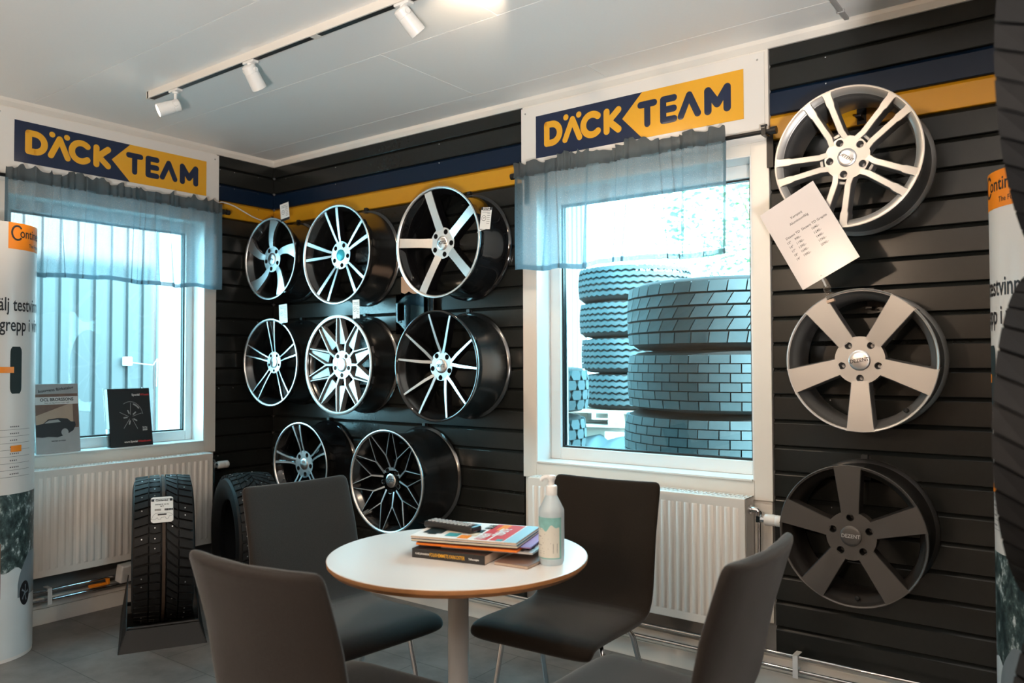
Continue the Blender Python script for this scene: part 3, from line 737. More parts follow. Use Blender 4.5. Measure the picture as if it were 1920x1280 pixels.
# ------------------------------------------------------------------ radiators
def radiator(label, M, L, zb, zt, knob_end):
    # local frame: x along wall 0..L, y outwards 0..depth, z up
    root = thing('radiator', label, 'radiator'); root.matrix_world = M
    D0, D1 = .025, .118
    mb = MB(); mb.box((0,D1-.012,zb),(L,D1,zt)); mb.build('front_panel', M_['rad'], root, bevel=.003)
    mb = MB(); mb.box((.002,D0,zb+.01),(L-.002,D0+.012,zt-.01)); mb.build('rear_panel', M_['rad'], root)
    mb = MB(); n = int((L-.04)/.0333); p = (L-.04)/n
    for i in range(n):
        x = .02+p*(i+.5); a, b = .0105, .0065
        z0, z1 = zb+.032, zt-.036
        vs = [(x-a,D1,z0),(x+a,D1,z0),(x+a,D1,z1),(x-a,D1,z1),(x-b,D1+.0042,z0+.010),(x+b,D1+.0042,z0+.010),(x+b,D1+.0042,z1-.006),(x-b,D1+.0042,z1-.006)]
        mb.add(vs, [(4,5,6,7),(0,1,5,4),(1,2,6,5),(2,3,7,6),(3,0,4,7)])
    mb.build('flutes', M_['rad'], root, smooth=60, fix=True)
    mb = MB()
    for x in (0, L-.0025): mb.box((x,D0,zb+.005),(x+.0025,D1-.012,zt-.001))
    mb.build('side_covers', M_['rad'], root)
    mb = MB(); nb = int(L/.0185)
    for yy in (D0+.0,.062,D1-.024): mb.box((.0,yy,zt-.004),(L,yy+.012,zt+.001))
    for i in range(nb+1): mb.box((max(0,min(L-.006,L*i/nb-.003)),D0,zt-.004),(max(.006,min(L,L*i/nb+.003)),D1-.012,zt+.0005))
    mb.build('top_grille', M_['rad'], root)
    s = 1 if knob_end else -1; e = L if knob_end else 0
    mb = MB(); y = .07
    mb.tube([(e,y,zt-.045),(e+s*.006,y,zt-.045),(e+s*.006,y,zt-.045),(e+s*.03,y,zt-.045),(e+s*.036,y,zt-.052),(e+s*.036,y,zt-.085)], [.018,.018,.011,.011,.011,.010], 12)
    mb.tube([(e+s*.036,y,zt-.077),(e+s*.06,y,zt-.077)], .012, 8)
    mb.lathe([(.014,-.012),(.014,.012)], 6, 0, Matrix.Translation((e+s*.036,y,zt-.077)), cap=True)
    mb.build('valve', M_['chrome'], root, smooth=40)
    mb = MB(); mb.tube([(e+s*.058,y,zt-.077),(e+s*.060,y,zt-.077),(e+s*.063,y,zt-.077),(e+s*.098,y,zt-.077),(e+s*.101,y,zt-.077),(e+s*.103,y,zt-.077),(e+s*.122,y,zt-.077),(e+s*.126,y,zt-.077)], [.014,.020,.0215,.0215,.020,.0215,.0205,.017], 20); mb.build('thermostat_knob', M_['wplast'], root, smooth=40)
    mb = MB(); mb.tube([(e+s*.036,y,zt-.085),(e+s*.036,y,.20),(e+s*.036,y+.001,.18)], .0065, 8); mb.build('feed_pipe', M_['chrome'], root, smooth=40)
    mb = MB(); mb.tube([(e,y,zb+.05),(e+s*.03,y,zb+.05)], .009, 10); mb.lathe([(.012,-.014),(.012,.014)], 6, 0, Matrix.Translation((e+s*.026,y,zb+.05)), cap=True); mb.tube([(e+s*.026,y,zb+.05),(e+s*.026,y,.18)], .006, 8); mb.build('return_valve', M_['chrome'], root, smooth=40)
    for bx_ in (.12, L-.12):
        mb = MB(); mb.box((bx_-.02,.0,zb+.06),(bx_+.02,D0+.004,zt-.06)); mb.build('wall_bracket', M_['rad'], root)
    return root
radiator('white panel radiator under the right-hand window with thermostat knob on its right', Matrix(((1,0,0,2.022),(0,-1,0,0),(0,0,1,0),(0,0,0,1))), 1.006, .235, .733, True)
radiator('white panel radiator under the left window behind the studded tyre', Matrix(((0,1,0,0),(1,0,0,-1.484),(0,0,1,0),(0,0,0,1))), 1.0, .250, .750, True)
# heating pipes
def pipe(label, pts):
    mb = MB(); mb.tube(pts, .0072, 10); tag(mb.build('heating_pipe', M_['chrome'], smooth=40), label, 'pipe', 'heating pipes along the baseboards')
pipe('upper heating pipe along the right-hand wall baseboard', [(.06,-.05,.160),(XR-.3,-.05,.160)])
pipe('lower heating pipe along the right-hand wall baseboard', [(.10,-.05,.108),(XR-.3,-.05,.108)])
pipe('upper heating pipe below the left radiator', [(.05,-.05,.168),(.05,-4.5,.168)])
pipe('lower heating pipe below the left radiator', [(.05,-.10,.122),(.05,-4.5,.122)])
def pipe_clip(label, c, axis):
    mb = MB(); x, y, z0, z1 = c
    if axis == 'x': mb.box((x-.010,-.062,z0),(x+.010,-.0595,z1)); mb.box((x-.010,-.062,z1-.003),(x+.010,-.010,z1)); mb.box((x-.004,-.040,z0+.02),(x+.004,-.008,z0+.026))
    else: mb.box((.0595,y-.010,z0),(.062,y+.010,z1)); mb.box((.010,y-.010,z1-.003),(.062,y+.010,z1)); mb.box((.008,y-.004,z0+.02),(.040,y+.004,z0+.026))
    tag(mb.build('pipe_clip', M_['wplast'], bevel=.001), label, 'clip', 'white pipe clips')
pipe_clip('white pipe clip below the graphite wheel', (3.19,0,.085,.170), 'x')
pipe_clip('white pipe clip seen under the round table', (1.99,0,.085,.170), 'x')
pipe_clip('white pipe clip beside the printed display column on the left', (0,-1.31,.100,.180), 'y')
# small box and orange stop on the pipes left of the studded tyre
mb = MB(); mb.box((-.025,-.045,-.045),(.025,.045,.045)); o = mb.build('adapter_box', M_['wplast'], None, (.092,-.955,.185), (0,rad(12),rad(8)), bevel=.006); tag(o, 'small tilted white plastic box behind the studded tyre', 'box')
mb = MB(); mb.box((-.012,-.05,-.008),(.012,.03,.006)); mb.box((-.010,.034,-.008),(.010,.05,.022)); o = mb.build('plastic_plug', M_['orange'], None, (.066,-1.08,.1455), (0,0,0), bevel=.003); tag(o, 'small orange plastic piece lying on the pipes left of the studded tyre', 'plug')
# white cable across the yellow board in the corner
mb = MB(); P = [(.016,-.400,2.180),(.012,-.372,2.192),(.010,-.33,2.190),(.010,-.28,2.180),(.010,-.22,2.158),(.010,-.165,2.138),(.012,-.12,2.126),(.020,-.075,2.120),(.05,-.03,2.105)]
mb.tube(P, .0042, 8); tag(mb.build('cable', M_['wplast'], smooth=60), 'thin white cable crossing the yellow board in the room corner', 'cable')

# ------------------------------------------------------------------ track lighting
root = thing('lighting_track', 'white ceiling lighting track with black slot above the table', 'light track', (0,-1.139,H))
mb = MB(); mb.box((.622,-.017,-.032),(4.4,-.011,0)); mb.box((.622,.011,-.032),(4.4,.017,0)); mb.box((.622,-.011,-.012),(4.4,.011,0)); mb.box((.616,-.017,-.033),(.632,.017,0)); mb.box((1.77,-.0175,-.0335),(1.81,.0175,0)); mb.build('channel', M_['white'], root)
mb = MB(); mb.box((.634,-.011,-.0325),(1.77,.011,-.012)); mb.box((1.81,-.011,-.0325),(4.4,.011,-.012)); mb.build('black_slot', M_['black'], root)
def spot(label, x, d, drop, energy, size=70, glow=True, L=.100):
    root = thing('track_spotlight', label, 'spotlight', (x,-1.139,H-.034), (0,0,0), 'spotlights on the ceiling track')
    d = Vector(d).normalized()
    mb = MB(); mb.box((-.035,-.014,-.008),(.035,.014,.002)); mb.lathe([(.012,-.016),(.014,-.008)],12,0,None,cap=True); mb.build('track_adapter', M_['wplast'], root, bevel=.002)
    pivot = Vector((0,0,-drop)); side = d.cross(Vector((0,0,1))).normalized()
    mb = MB(); mb.tube([(0,0,-.012),(0,0,-.02),pivot+side*.0], .0065, 10); mb.tube([pivot-side*.034, pivot+side*.034], .009, 12); mb.build('arm', M_['wplast'], root, smooth=40)
    c = pivot + d*.022
    q = d.to_track_quat('Z','Y').to_matrix().to_4x4(); T = Matrix.Translation(c) @ q
    a, b = -L*.45, L*.55
    mb = MB(); mb.lathe([(0,a),(.020,a),(.0275,a+.006),(.0285,a+.03),(.0272,a+.031),(.0272,a+.033),(.0285,a+.034),(.0305,b-.004),(.0300,b),(.0265,b),(.0262,b-.010)], 32, 0, T); mb.build('housing', M_['wplast'], root, smooth=40)
    mb = MB(); mb.lathe([(.0268,b-.003),(0,b-.003)], 24, 0, T); mb.build('lamp_glass', M_['lampglow'], root)
    ld = bpy.data.lights.new('spot_light','SPOT'); ld.energy = energy; ld.color = (1,.76,.53); ld.spot_size = rad(size); ld.spot_blend = .55; ld.shadow_soft_size = .026
    lo = bpy.data.objects.new('spot_lamp', ld); COL.objects.link(lo); lo.parent = root
    lo.matrix_local = Matrix.Translation(c+d*(b+.004)) @ (-d).to_track_quat('Z','Y').to_matrix().to_4x4()
    return root
spot('lit white spotlight at the left end of the track, face glowing towards the viewer', .832, (-.42,-.86,-.42), .070, 20)
spot('white spotlight second from the track end, pointing down at the wheels', 1.385, (-.09,.62,-.75), .035, 20)
spot('white spotlight at the top edge of the picture beside the ceiling glow', 2.245, (.24,.68,-.68), .035, 18, 84)
spot('white spotlight on the track turned up to wash the ceiling', 2.66, (-.72,.50,.30), .045, 14, 60)
spot('white spotlight farther along the track, beyond the top of the picture', 2.96, (.34,.66,-.60), .035, 15, 74)
spot('white spotlight at the far end of the track above the table chairs', 3.55, (-.55,-.25,-.8), .035, 30, 90)

mb = MB(); mb.box((3.388,-.62,H-.010),(3.404,-.032,H-.0005)); mb.box((3.384,-.12,H-.013),(3.408,-.112,H-.0005)); struct(mb.build('trim_9', M_['greyp'], bevel=.002))
# ------------------------------------------------------------------ tyres
def tyre_block(mb, poly, R, W, depth=.009, crown=.012, mi=0, lift=0):
    """poly in (theta, w) ; w in metres from centre; raised prism on the tread"""
    n = len(poly); vs = []
    for lv in (0,1):
        for th, w in poly:
            r = R - crown*(2*w/W)**2 - (depth+.003 if lv == 0 else 0) + (lift if lv else 0)
            vs.append((r*cos(th), r*sin(th), w))
    o = len(mb.v); mb.add(vs, [])
    mb.f.append([o+n+i for i in range(n)]); mb.m.append(mi)
    for i in range(n):
        j = (i+1) % n
        mb.f.append([o+i,o+j,o+n+j,o+n+i]); mb.m.append(mi)
def tyre_parts(root, R, W, Ri, pattern, mr, mg, seed=1, hollow=True):
    rs = random.Random(seed)
    t = .010 if R < .45 else .014; cr = .010 if R < .45 else .016
    h = W/2
    prof = [(Ri,-h*.70),(Ri-.004,-h*.78),(Ri+.012,-h*.86),(Ri+(R-Ri)*.35,-h*.99),(Ri+(R-Ri)*.55,-h),(Ri+(R-Ri)*.78,-h*.95),(R-t-cr*1.5,-h*.87),(R-t-cr,-h*.80),(R-t-cr*.3,-h*.45),(R-t,0)]
    full = prof + [(r,-z) for r, z in reversed(prof[:-1])]
    inner = [(Ri+.008,h*.62),(R-t-.022,h*.7),(R-t-.016,0),(R-t-.022,-h*.7),(Ri+.008,-h*.62)]
    mb = MB(); mb.lathe(full+inner, 72, 0, None, closed=True); mb.build('carcass', mg, root, smooth=40, fix=True)
    mb = MB(); tw = h*.86
    B = lambda poly, mi=0: tyre_block(mb, poly, R, W, t, cr, mi)
    def para(th, dth, w0, w1, slant=0.0, mi=0, bend=0.0, g=.12):
        a = th+dth*g/2; b = th+dth*(1-g/2)
        B([(a,w0),(a+slant,w1),(b+slant,w1),(b,w0)] if w1 > w0 else [(a,w0),(b,w0),(b+slant,w1),(a+slant,w1)], mi)
    if pattern == 'brick':
        N = 36; rows = 6; rw = 2*tw/rows
        for r in range(rows):
            for i in range(N):
                off = (r%2)*.5
                para((i+off)*2*pi/N, 2*pi/N, -tw+rw*r+.0025, -tw+rw*(r+1)-.0025, 0, g=.06)
    elif pattern == 'slant':
        N = 40; rows = 5; rw = 2*tw/rows
        for r in range(rows):
            for i in range(N): para(i*2*pi/N, 2*pi/N, -tw+rw*r+.005, -tw+rw*(r+1)-.005, (.35 if 0 < r < 4 else .1)*2*pi/N*(1 if r<3 else 1), g=.07)
    elif pattern == 'zigzag':
        N = 46; rows = 5; rw = 2*tw/rows
        for r in range(rows):
            for i in range(N):
                d = 2*pi/N; a = i*d; z = .013
                w0, w1 = -tw+rw*r+.016, -tw+rw*(r+1)-.003
                B([(a,w0),(a,w1),(a+d/2,w1+z),(a+d,w1),(a+d,w0),(a+d/2,w0+z)])
    elif pattern == 'lug':
        N = 26; rows = 4; rw = 2*tw/rows
        for r in range(rows):
            for i in range(N):
                d = 2*pi/N; a = (i+(r%2)*.5)*d; w0, w1 = -tw+rw*r+.002, -tw+rw*(r+1)-.002; m = (w0+w1)/2; q = .16*d
                B([(a+q,w0),(a+.03*d,m),(a+q,w1),(a+d-q*1.1,w1),(a+d-.07*d,m),(a+d-q*1.1,w0)])
    elif pattern in ('studded','winter'):
        N = 50 if pattern == 'studded' else 44; d = 2*pi/N
        for i in range(N):
            a = i*d
            if pattern == 'studded':
                para(a, d, -tw*1.06, -tw*.56, .35*d, g=.24); para(a+.3*d, d, -tw*.51, -tw*.11, .95*d, g=.26)
                para(a, d, tw*.57, tw*1.06, -.30*d, g=.24)
                m = tw*.33; B([(a+.14*d,tw*.13),(a+.02*d,m),(a+.14*d,tw*.52),(a+.80*d,tw*.52),(a+.92*d,m),(a+.80*d,tw*.13)])
                B([(a,-.004+.014*1),(a,.004+.014),(a+d,.004+.014),(a+d,-.004+.014)], 1) if False else None
                para(a, d, -tw*.05, tw*.06, 0, 1, g=.0)
            else:
                for s in (-1,1):
                    for q, (u0,u1,sl,of) in enumerate(((.72,1.0,.15,.0),(.44,.70,.5,.35),(.20,.42,.55,.75),(.03,.18,.4,.2))):
                        w0, w1 = s*u0*tw, s*u1*tw
                        para(a+of*d, d, min(w0,w1), max(w0,w1), -s*sl*d*1.0 if s > 0 else sl*d*1.0, g=.24)
            for w in ((-tw*.78,-tw*.3,tw*.33,tw*.8)):
                if rs.random() < .30:
                    th = a+d*(.5+rs.uniform(-.12,.12)) + (.2*d if w < 0 else 0)
                    r_ = R-cr*(2*w/W)**2
                    M = Matrix.Rotation(th,4,'Z') @ Matrix.Translation((r_,0,w)) @ Matrix.Rotation(pi/2,4,'Y')
                    mb.lathe([(.0032,-.001),(.003,.0012),(0,.0014)], 7, 2, M)
    elif pattern == 'summer':
        N = 40; d = 2*pi/N
        for i in range(N):
            a = i*d
            for s in (-1,1):
                w0, w1 = s*tw*.52, s*tw*1.08
                B([(a+.05*d,min(w0,w1)),(a+.05*d+(.6*d if s<0 else 0)*0,max(w0,w1)),(a+.9*d,max(w0,w1)),(a+.9*d,min(w0,w1))]) if False else None
                al = .55*d*s
                if s > 0: B([(a,w0),(a+al,w1),(a+al+.86*d,w1),(a+.86*d,w0)])
                else: B([(a+al,w1),(a,w0),(a+.86*d,w0),(a+al+.86*d,w1)])
            para(a, d, -tw*.44, -tw*.08, .4*d, g=.10); para(a, d, tw*.08, tw*.44, .4*d, g=.10)
    mb.build('tread', [mr, M_['rubberlab'], M_['stud']], root, fix=True)
def tyre_root(label, cat_group, loc, rot, R, W, Ri, pattern, mr, mg, seed=1):
    root = thing('car_tyre' if R < .45 else 'truck_tyre', label, 'tyre', loc, rot, cat_group)
    tyre_parts(root, R, W, Ri, pattern, mr, mg, seed); return root
RB, RG = M_['rubber'], M_['rubber']
# studded display tyre on its stand; axle direction along image right
ax = Vector((CR.x,CR.y,0)).normalized(); az = atan2(ax.y, ax.x)
T1 = Vector((.500,-.995,.378)); az1 = az+rad(25)
tyre_root('black studded winter tyre with white sticker standing before the left radiator', None, T1, (pi/2,0,az1+pi/2+pi), .340,.262,.205,'studded',RB,M_['rubber'],5)
# sticker wrapped on the tread
root = thing('tyre_sticker', 'white printed sticker on the tread of the studded tyre', 'sticker', T1, (pi/2,0,az1+pi/2+pi))
def wrap_t(R, thc, wc, flip):
    def fn(p):
        th = thc + p[1]/R; return ((R+p[2])*cos(th), (R+p[2])*sin(th), wc + flip*p[0])
    return fn
STK_TH = None
def sticker():
    # which theta faces the camera / up: find direction in local frame
    Mw = (Matrix.Translation(T1) @ Matrix.Rotation(az1+pi/2+pi,4,'Z') @ Matrix.Rotation(pi/2,4,'X')).inverted()
    to = Mw.to_3x3() @ (CP-T1); th0 = atan2(to.y, to.x)
    upl = Mw.to_3x3() @ Vector((0,0,1)); thu = atan2(upl.y, upl.x)
    dth = (thu-th0+pi) % (2*pi)-pi
    sgn = 1 if dth > 0 else -1
    axl = Mw.to_3x3() @ CR; flip = 1 if axl.z > 0 else -1
    thc = th0 + sgn*.50
    def fn(p):
        th = thc + sgn*p[1]/.342; r = .3430+p[2]
        return (r*cos(th), r*sin(th), -.008*flip + flip*p[0])
    return fn
fn = sticker()
def gridrect(mb, x0, x1, y0, y1, z, fn, n=10, corner=0):
    vs = []; 
    for i in range(n+1):
        y = y0+(y1-y0)*i/n
        e = min(y-y0, y1-y); ins = 0
        if corner and e < corner: ins = corner-sqrt(max(0,corner**2-(corner-e)**2))
        vs += [fn((x0+ins,y,z)), fn((x1-ins,y,z))]
    mb.add(vs, [(2*i,2*i+1,2*i+3,2*i+2) for i in range(n)])
mb = MB(); gridrect(mb, -.046,.046,-.066,.066, 0, fn, 24, .010); mb.build('label_face', M_['wplast'], root)
mb = MB(); gridrect(mb, -.044,-.032,.040,.054,.0008,fn,4); gridrect(mb,.032,.044,.040,.054,.0008,fn,4); gridrect(mb,-.032,.032,.052,.054,.0008,fn,2)
add_text(mb,'Gislaved',.0155,None,0,.0004,fn=lambda p: fn((p[0],p[1]+.041,.0008)))
add_text(mb,'205/60 R 16 XL',.0090,None,0,.0002,fn=lambda p: fn((p[0],p[1]+.020,.0008)))
add_text(mb,'96 T',.0080,None,0,.0002,fn=lambda p: fn((p[0],p[1]+.010,.0008)))
for q in range(16): gridrect(mb, .010+q*.0022, .0112+q*.0022+.0006*(q%3), -.010,.000,.0008,fn,1)
for q in range(10): gridrect(mb, -.030+q*.0026, -.0288+q*.0026, -.010,.000,.0008,fn,1)
gridrect(mb,-.018,.018,-.032,-.025,.0008,fn,1)
bear = [(-.044,-.050),(-.036,-.030),(-.026,-.022),(-.010,-.021),(.012,-.023),(.028,-.022),(.040,-.028),(.043,-.035),(.030,-.037),(.024,-.050),(.016,-.050),(.014,-.042),(-.004,-.042),(-.006,-.051),(-.016,-.051),(-.020,-.042),(-.030,-.052),(-.044,-.050)]
for a, b in zip(bear, bear[1:]):
    L = math.hypot(b[0]-a[0],b[1]-a[1]); nx, ny = -(b[1]-a[1])/L*.0005, (b[0]-a[0])/L*.0005
    mb.add([fn((a[0]-nx,a[1]-ny,.0008)),fn((b[0]-nx,b[1]-ny,.0008)),fn((b[0]+nx,b[1]+ny,.0008)),fn((a[0]+nx,a[1]+ny,.0008))],[(0,1,2,3)])
mb.build('printing', M_['ink'], root)
# stand
st = thing('tyre_stand', 'black sheet metal floor stand holding the studded tyre', 'stand', (T1.x,T1.y,0), (0,0,az1))
# local x = image right, y = away from camera
mb = MB(); w = .150
mb.box((-w,-.30,.0),(w,.26,.006)); mb.add([(-w-.03,-.33,0),(w+.03,-.33,0),(w,-.285,.085),(-w,-.285,.085),(-w-.03,-.325,0),(w+.03,-.325,0),(w,-.280,.085),(-w,-.280,.085)], [(0,1,2,3),(4,7,6,5),(0,3,7,4),(1,5,6,2),(3,2,6,7),(0,4,5,1)])
mb.build('front_plate', M_['stand'], st, fix=True)
for s in (-1,1):
    mb = MB(); x = s*w; xo = s*(w+.03)
    mb.add([(xo,-.33,0),(xo,.27,0),(x,.25,.20),(x,-.08,.20),(x,-.285,.085),(xo-s*.004,-.33,0),(xo-s*.004,.27,0),(x-s*.004,.25,.20),(x-s*.004,-.08,.20),(x-s*.004,-.285,.085)], [(0,1,2,3,4),(9,8,7,6,5),(0,5,6,1),(1,6,7,2),(2,7,8,3),(3,8,9,4),(4,9,5,0)])
    mb.build('side_plate', M_['stand'], st, fix=True)
mb = MB()
for y in (-.235,.18): mb.tube([(-w,y,.075),(w,y,.075)], .010, 10)
mb.build('support_bars', M_['blackm'], st)
# second tyre in the corner
T2 = Vector((.470,-.505,.336)); a2 = az+rad(33)
tyre_root('black winter tyre standing in the room corner behind the grey chair', None, T2, (pi/2,0,a2+pi/2+pi), .336,.245,.205,'winter',RB,M_['rubber'],9)
# rack of three tyres in the right foreground
a3 = az-rad(46)
for q, (z, lab) in enumerate(((1.7425,'dark tyre at the upper right picture edge, topmost of three on the rack'),(1.112,'dark tyre at the right picture edge, middle of three on the rack'),(.482,'dark tyre at the lower right picture edge, lowest of three on the rack'))):
    if q == 0:
        t0 = tyre_root(lab, 'tyres on the right-hand rack', (4.139,-1.243,z), (pi/2,0,a3+pi/2+pi), .315,.225,.20,'summer',RB,M_['rubber'],20)
    else: dup(t0, lab, (4.126,-1.252,z))
rk = thing('tyre_rack', 'black tyre rack with floor plinth standing under the three tyres at the right edge', 'rack', (4.130,-1.250,0), (0,0,a3))
mb = MB(); mb.box((-.15,.33,0),(-.11,.37,2.2)); mb.box((.11,.33,0),(.15,.37,2.2)); mb.box((-.15,.33,1.0),(.15,.36,1.04)); mb.build('posts', M_['blackm'], rk, bevel=.003)
mb = MB(); mb.box((-.15,-.22,0),(.15,.33,.166)); mb.build('plinth', M_['blackm'], rk, bevel=.004)

# ------------------------------------------------------------------ printed display columns
def snow_mat():
    m = bpy.data.materials.new('printed snowy forest photo'); m.use_nodes = True; nt = m.node_tree; L = nt.links.new; N = nt.nodes.new; b = nt.nodes['Principled BSDF']
    b.inputs['Roughness'].default_value = .4
    tc = N('ShaderNodeTexCoord'); n = N('ShaderNodeTexNoise'); n.inputs['Scale'].default_value = 26; n.inputs['Detail'].default_value = 8; n.inputs['Roughness'].default_value = .7
    mp = N('ShaderNodeMapping'); mp.inputs['Scale'].default_value = (1.3,1.3,.8); mp.inputs['Rotation'].default_value = (.5,.6,0)
    cr = N('ShaderNodeValToRGB'); e = cr.color_ramp.elements; e[0].position = .40; e[0].color = (.012,.022,.024,1); e[1].position = .66; e[1].color = (.62,.70,.72,1); k = e.new(.55); k.color = (.06,.10,.10,1)
    L(tc.outputs['Object'], mp.inputs[0]); L(mp.outputs[0], n.inputs[0]); L(n.outputs[0], cr.inputs[0]); L(cr.outputs[0], b.inputs['Base Color']); return m
M_['forest'] = snow_mat()
M_['colw'] = mat('white printed board', (.72,.71,.70), .32)
M_['snow'] = mat('printed snow', (.62,.68,.71), .4, noise=.08, nscale=9)
M_['carp'] = mat('printed silver car', (.20,.24,.27), .4)
M_['starp'] = mat('grey print ink', (.10,.10,.11), .5)
def column(label, c, r, h, rot0):
    """rot0: world angle on the cylinder that maps to print angle 0; print angle grows to image right"""
    root = thing('display_column', label, 'display', (c[0],c[1],0))
    mb = MB(); mb.lathe([(0,.0),(r,.0),(r,h),(r-.004,h),(r-.004,h-.01),(0,h-.01)], 96); mb.build('column_body', M_['colw'], root, smooth=30)
    def fn(p):   # p: (arc metres, height, lift)
        a = rot0 + p[0]/r; rr = r+.0006+p[2]; return (rr*cos(a), rr*sin(a), p[1])
    def patch(name, a0, a1, z0, z1, m, lift=0, n=None, top=None, parent=None):
        n = n or max(4,int(abs(a1-a0)/.006)); mb = MB(); vs = []
        for i in range(n+1):
            s = a0+(a1-a0)*i/n; t = (top(s) if top else z1); vs += [fn((s,z0,lift)), fn((s,t,lift))]
        mb.add(vs, [(2*i,2*i+2,2*i+3,2*i+1) for i in range(n)]); return mb.build(name, m, parent or root, smooth=30)
    d = r*pi/180
    k = h/1.855
    patch('orange_header', 24*d, 118*d, 1.742*k, h, M_['orange'])
    mb = MB(); add_text(mb, 'ontinental', .056, None, 0, .0007, 'LEFT', fn=lambda p: fn((p[0]+39*d,p[1]+1.795*k,.0006)), sx=.86)
    ring = [(35.5*d+.030*cos(rad(40+280*i/20))*.8, 1.812*k+.030*sin(rad(40+280*i/20))) for i in range(21)]
    for a, b in zip(ring, ring[1:]):
        L = math.hypot(b[0]-a[0],b[1]-a[1]); nx, ny = -(b[1]-a[1])/L*.004, (b[0]-a[0])/L*.004
        mb.add([fn((a[0]-nx,a[1]-ny,.0006)),fn((b[0]-nx,b[1]-ny,.0006)),fn((b[0]+nx,b[1]+ny,.0006)),fn((a[0]+nx,a[1]+ny,.0006))],[(0,1,2,3)])
    add_text(mb, 'The Future in Motion', .022, None, 0, .0002, 'LEFT', fn=lambda p: fn((p[0]+54*d,p[1]+1.758*k,.0006)), sx=.9)
    mb.build('brand_lettering', M_['ink'], root)
    mb = MB(); add_text(mb, 'Välj testvinnare', .080, None, 0, .0010, 'LEFT', fn=lambda p: fn((p[0]+4*d,p[1]+1.478*k,.0006)), sx=.64)
    add_text(mb, 'grepp i vinter', .080, None, 0, .0010, 'LEFT', fn=lambda p: fn((p[0]+15*d,p[1]+1.392*k,.0006)), sx=.64); mb.build('slogan_lettering', M_['ink'], root)
    # printed tyre picture with orange tag
    tz = 1.225*k
    mb = MB(); vs = []; n = 24
    def rr(t): return .026 if abs(t) < .075 else .026-(.026)*(1-sqrt(max(0,1-((abs(t)-.075)/.027)**2)))*.55
    for i in range(n+1):
        t = -.1+.2*i/n; w = rr(t); vs += [fn((36*d-w+2*w*q/8,tz+t,.0006)) for q in range(9)]
    mb.add(vs, [(9*i+q,9*i+q+1,9*i+q+10,9*i+q+9) for i in range(n) for q in range(8)]); mb.build('printed_tyre', M_['rubdust2'], root)
    patch('orange_tag', 4*d, 33*d, tz-.012, tz+.014, M_['orange'], .0010)
    mb = MB()
    for q in range(8):
        z = .985*k-q*.0285
        for s_ in range(5 - (q%3==2)): 
            sx_ = 30*d+s_*.0085; mb.add([fn((sx_+.0032*cos(2*pi*j/5+.3),z+.0032*sin(2*pi*j/5+.3),.0006)) for j in range(5)],[(0,1,2,3,4)])
        for q_ in range(20): mb.add([fn((x,zz,.0006)) for x, zz in (((-20+4*q_)*d,z-.013),((-16+4*q_)*d,z-.013),((-16+4*q_)*d,z-.0118),((-20+4*q_)*d,z-.0118))],[(0,1,2,3)])
    add_text(mb,'Nord',.013,None,0,0,'LEFT',fn=lambda p: fn((p[0]+0*d,p[1]+.953*k,.0006)))
    mb.build('rating_table', M_['starp'], root)
    patch('orange_sticker', 30*d, 45*d, .878*k, .905*k, M_['orange'], .0012)
    patch('printed_forest', -100*d, 100*d, .33*k, .70*k, M_['forest'], 0, 60, lambda s: .70*k)
    patch('printed_snow', -100*d, 100*d, .014, .36*k, M_['snow'], .0004, 60, lambda s: .36*k+.03*sin(s*21)+.02*sin(s*47+1))
    patch('printed_car', 42*d, 84*d, .255*k, .40*k, M_['carp'], .0010, 20, lambda s: .31*k+.13*k*min(1,max(0,(s-42*d)/(20*d)))**.6)
    mb = MB(); mb.add([fn((54*d+.030*cos(2*pi*j/24),.268*k+.052*sin(2*pi*j/24),.0016)) for j in range(24)]+[fn((54*d,.268*k,.0016))],[(j,(j+1)%24,24) for j in range(24)]); mb.build('printed_car_wheel', M_['ink'], root)
    mb = MB()
    for j in range(5): 
        a = 2*pi*j/5; mb.add([fn((54*d+.003*cos(a+1.57),.268*k+.005*sin(a+1.57),.0020)),fn((54*d+.020*cos(a),.268*k+.036*sin(a),.0020)),fn((54*d+.020*cos(a+.3),.268*k+.036*sin(a+.3),.0020)),fn((54*d-.003*cos(a+1.57),.268*k-.005*sin(a+1.57),.0020))],[(0,1,2,3)])
    mb.build('printed_car_spokes', M_['carp'], root)
    patch('printed_figure', 10*d, 20*d, .27*k, .50*k, M_['brown'], .0010, 6)
    return root
def face_angle(c):  # world angle on the column that faces the camera
    return atan2(CP.y-c[1], CP.x-c[0])
cL = (.221,-1.657); cR = (4.046,-.215)
column('tall round white and orange printed display column at the left picture edge', cL, .190, 1.855, face_angle(cL))
column('round printed display column at the right picture edge beside the slat wall', cR, .200, 1.812, face_angle(cR)-rad(110))

# ------------------------------------------------------------------ table and chairs
TC = (2.686,-1.373)
root = thing('round_table', 'small round white table with wooden edge and grey pedestal', 'table', (TC[0],TC[1],0))
mb = MB(); r = .356; z = .725
mb.lathe([(0,z),(r-.003,z),(r-.0005,z-.0015)], 128, 0); mb.build('tabletop', M_['lam'], root, smooth=30)
mb = MB(); mb.lathe([(r-.0005,z-.0014),(r,z-.003),(r-.001,z-.012),(r-.012,z-.023),(r-.03,z-.025),(0,z-.025)], 128); mb.build('wooden_edge', M_['beech'], root, smooth=30)
mb = MB(); mb.lathe([(.16,z-.026),(.16,z-.031),(.035,z-.034),(.0285,z-.045),(.0285,.06),(.034,.035),(.034,.025)], 40); mb.build('pedestal', M_['greypost'], root, smooth=40)
mb = MB(); mb.lathe([(0,.028),(.06,.026),(.20,.012),(.215,.006),(.215,0),(0,0)], 64); mb.build('foot', M_['greypost'], root, smooth=40)

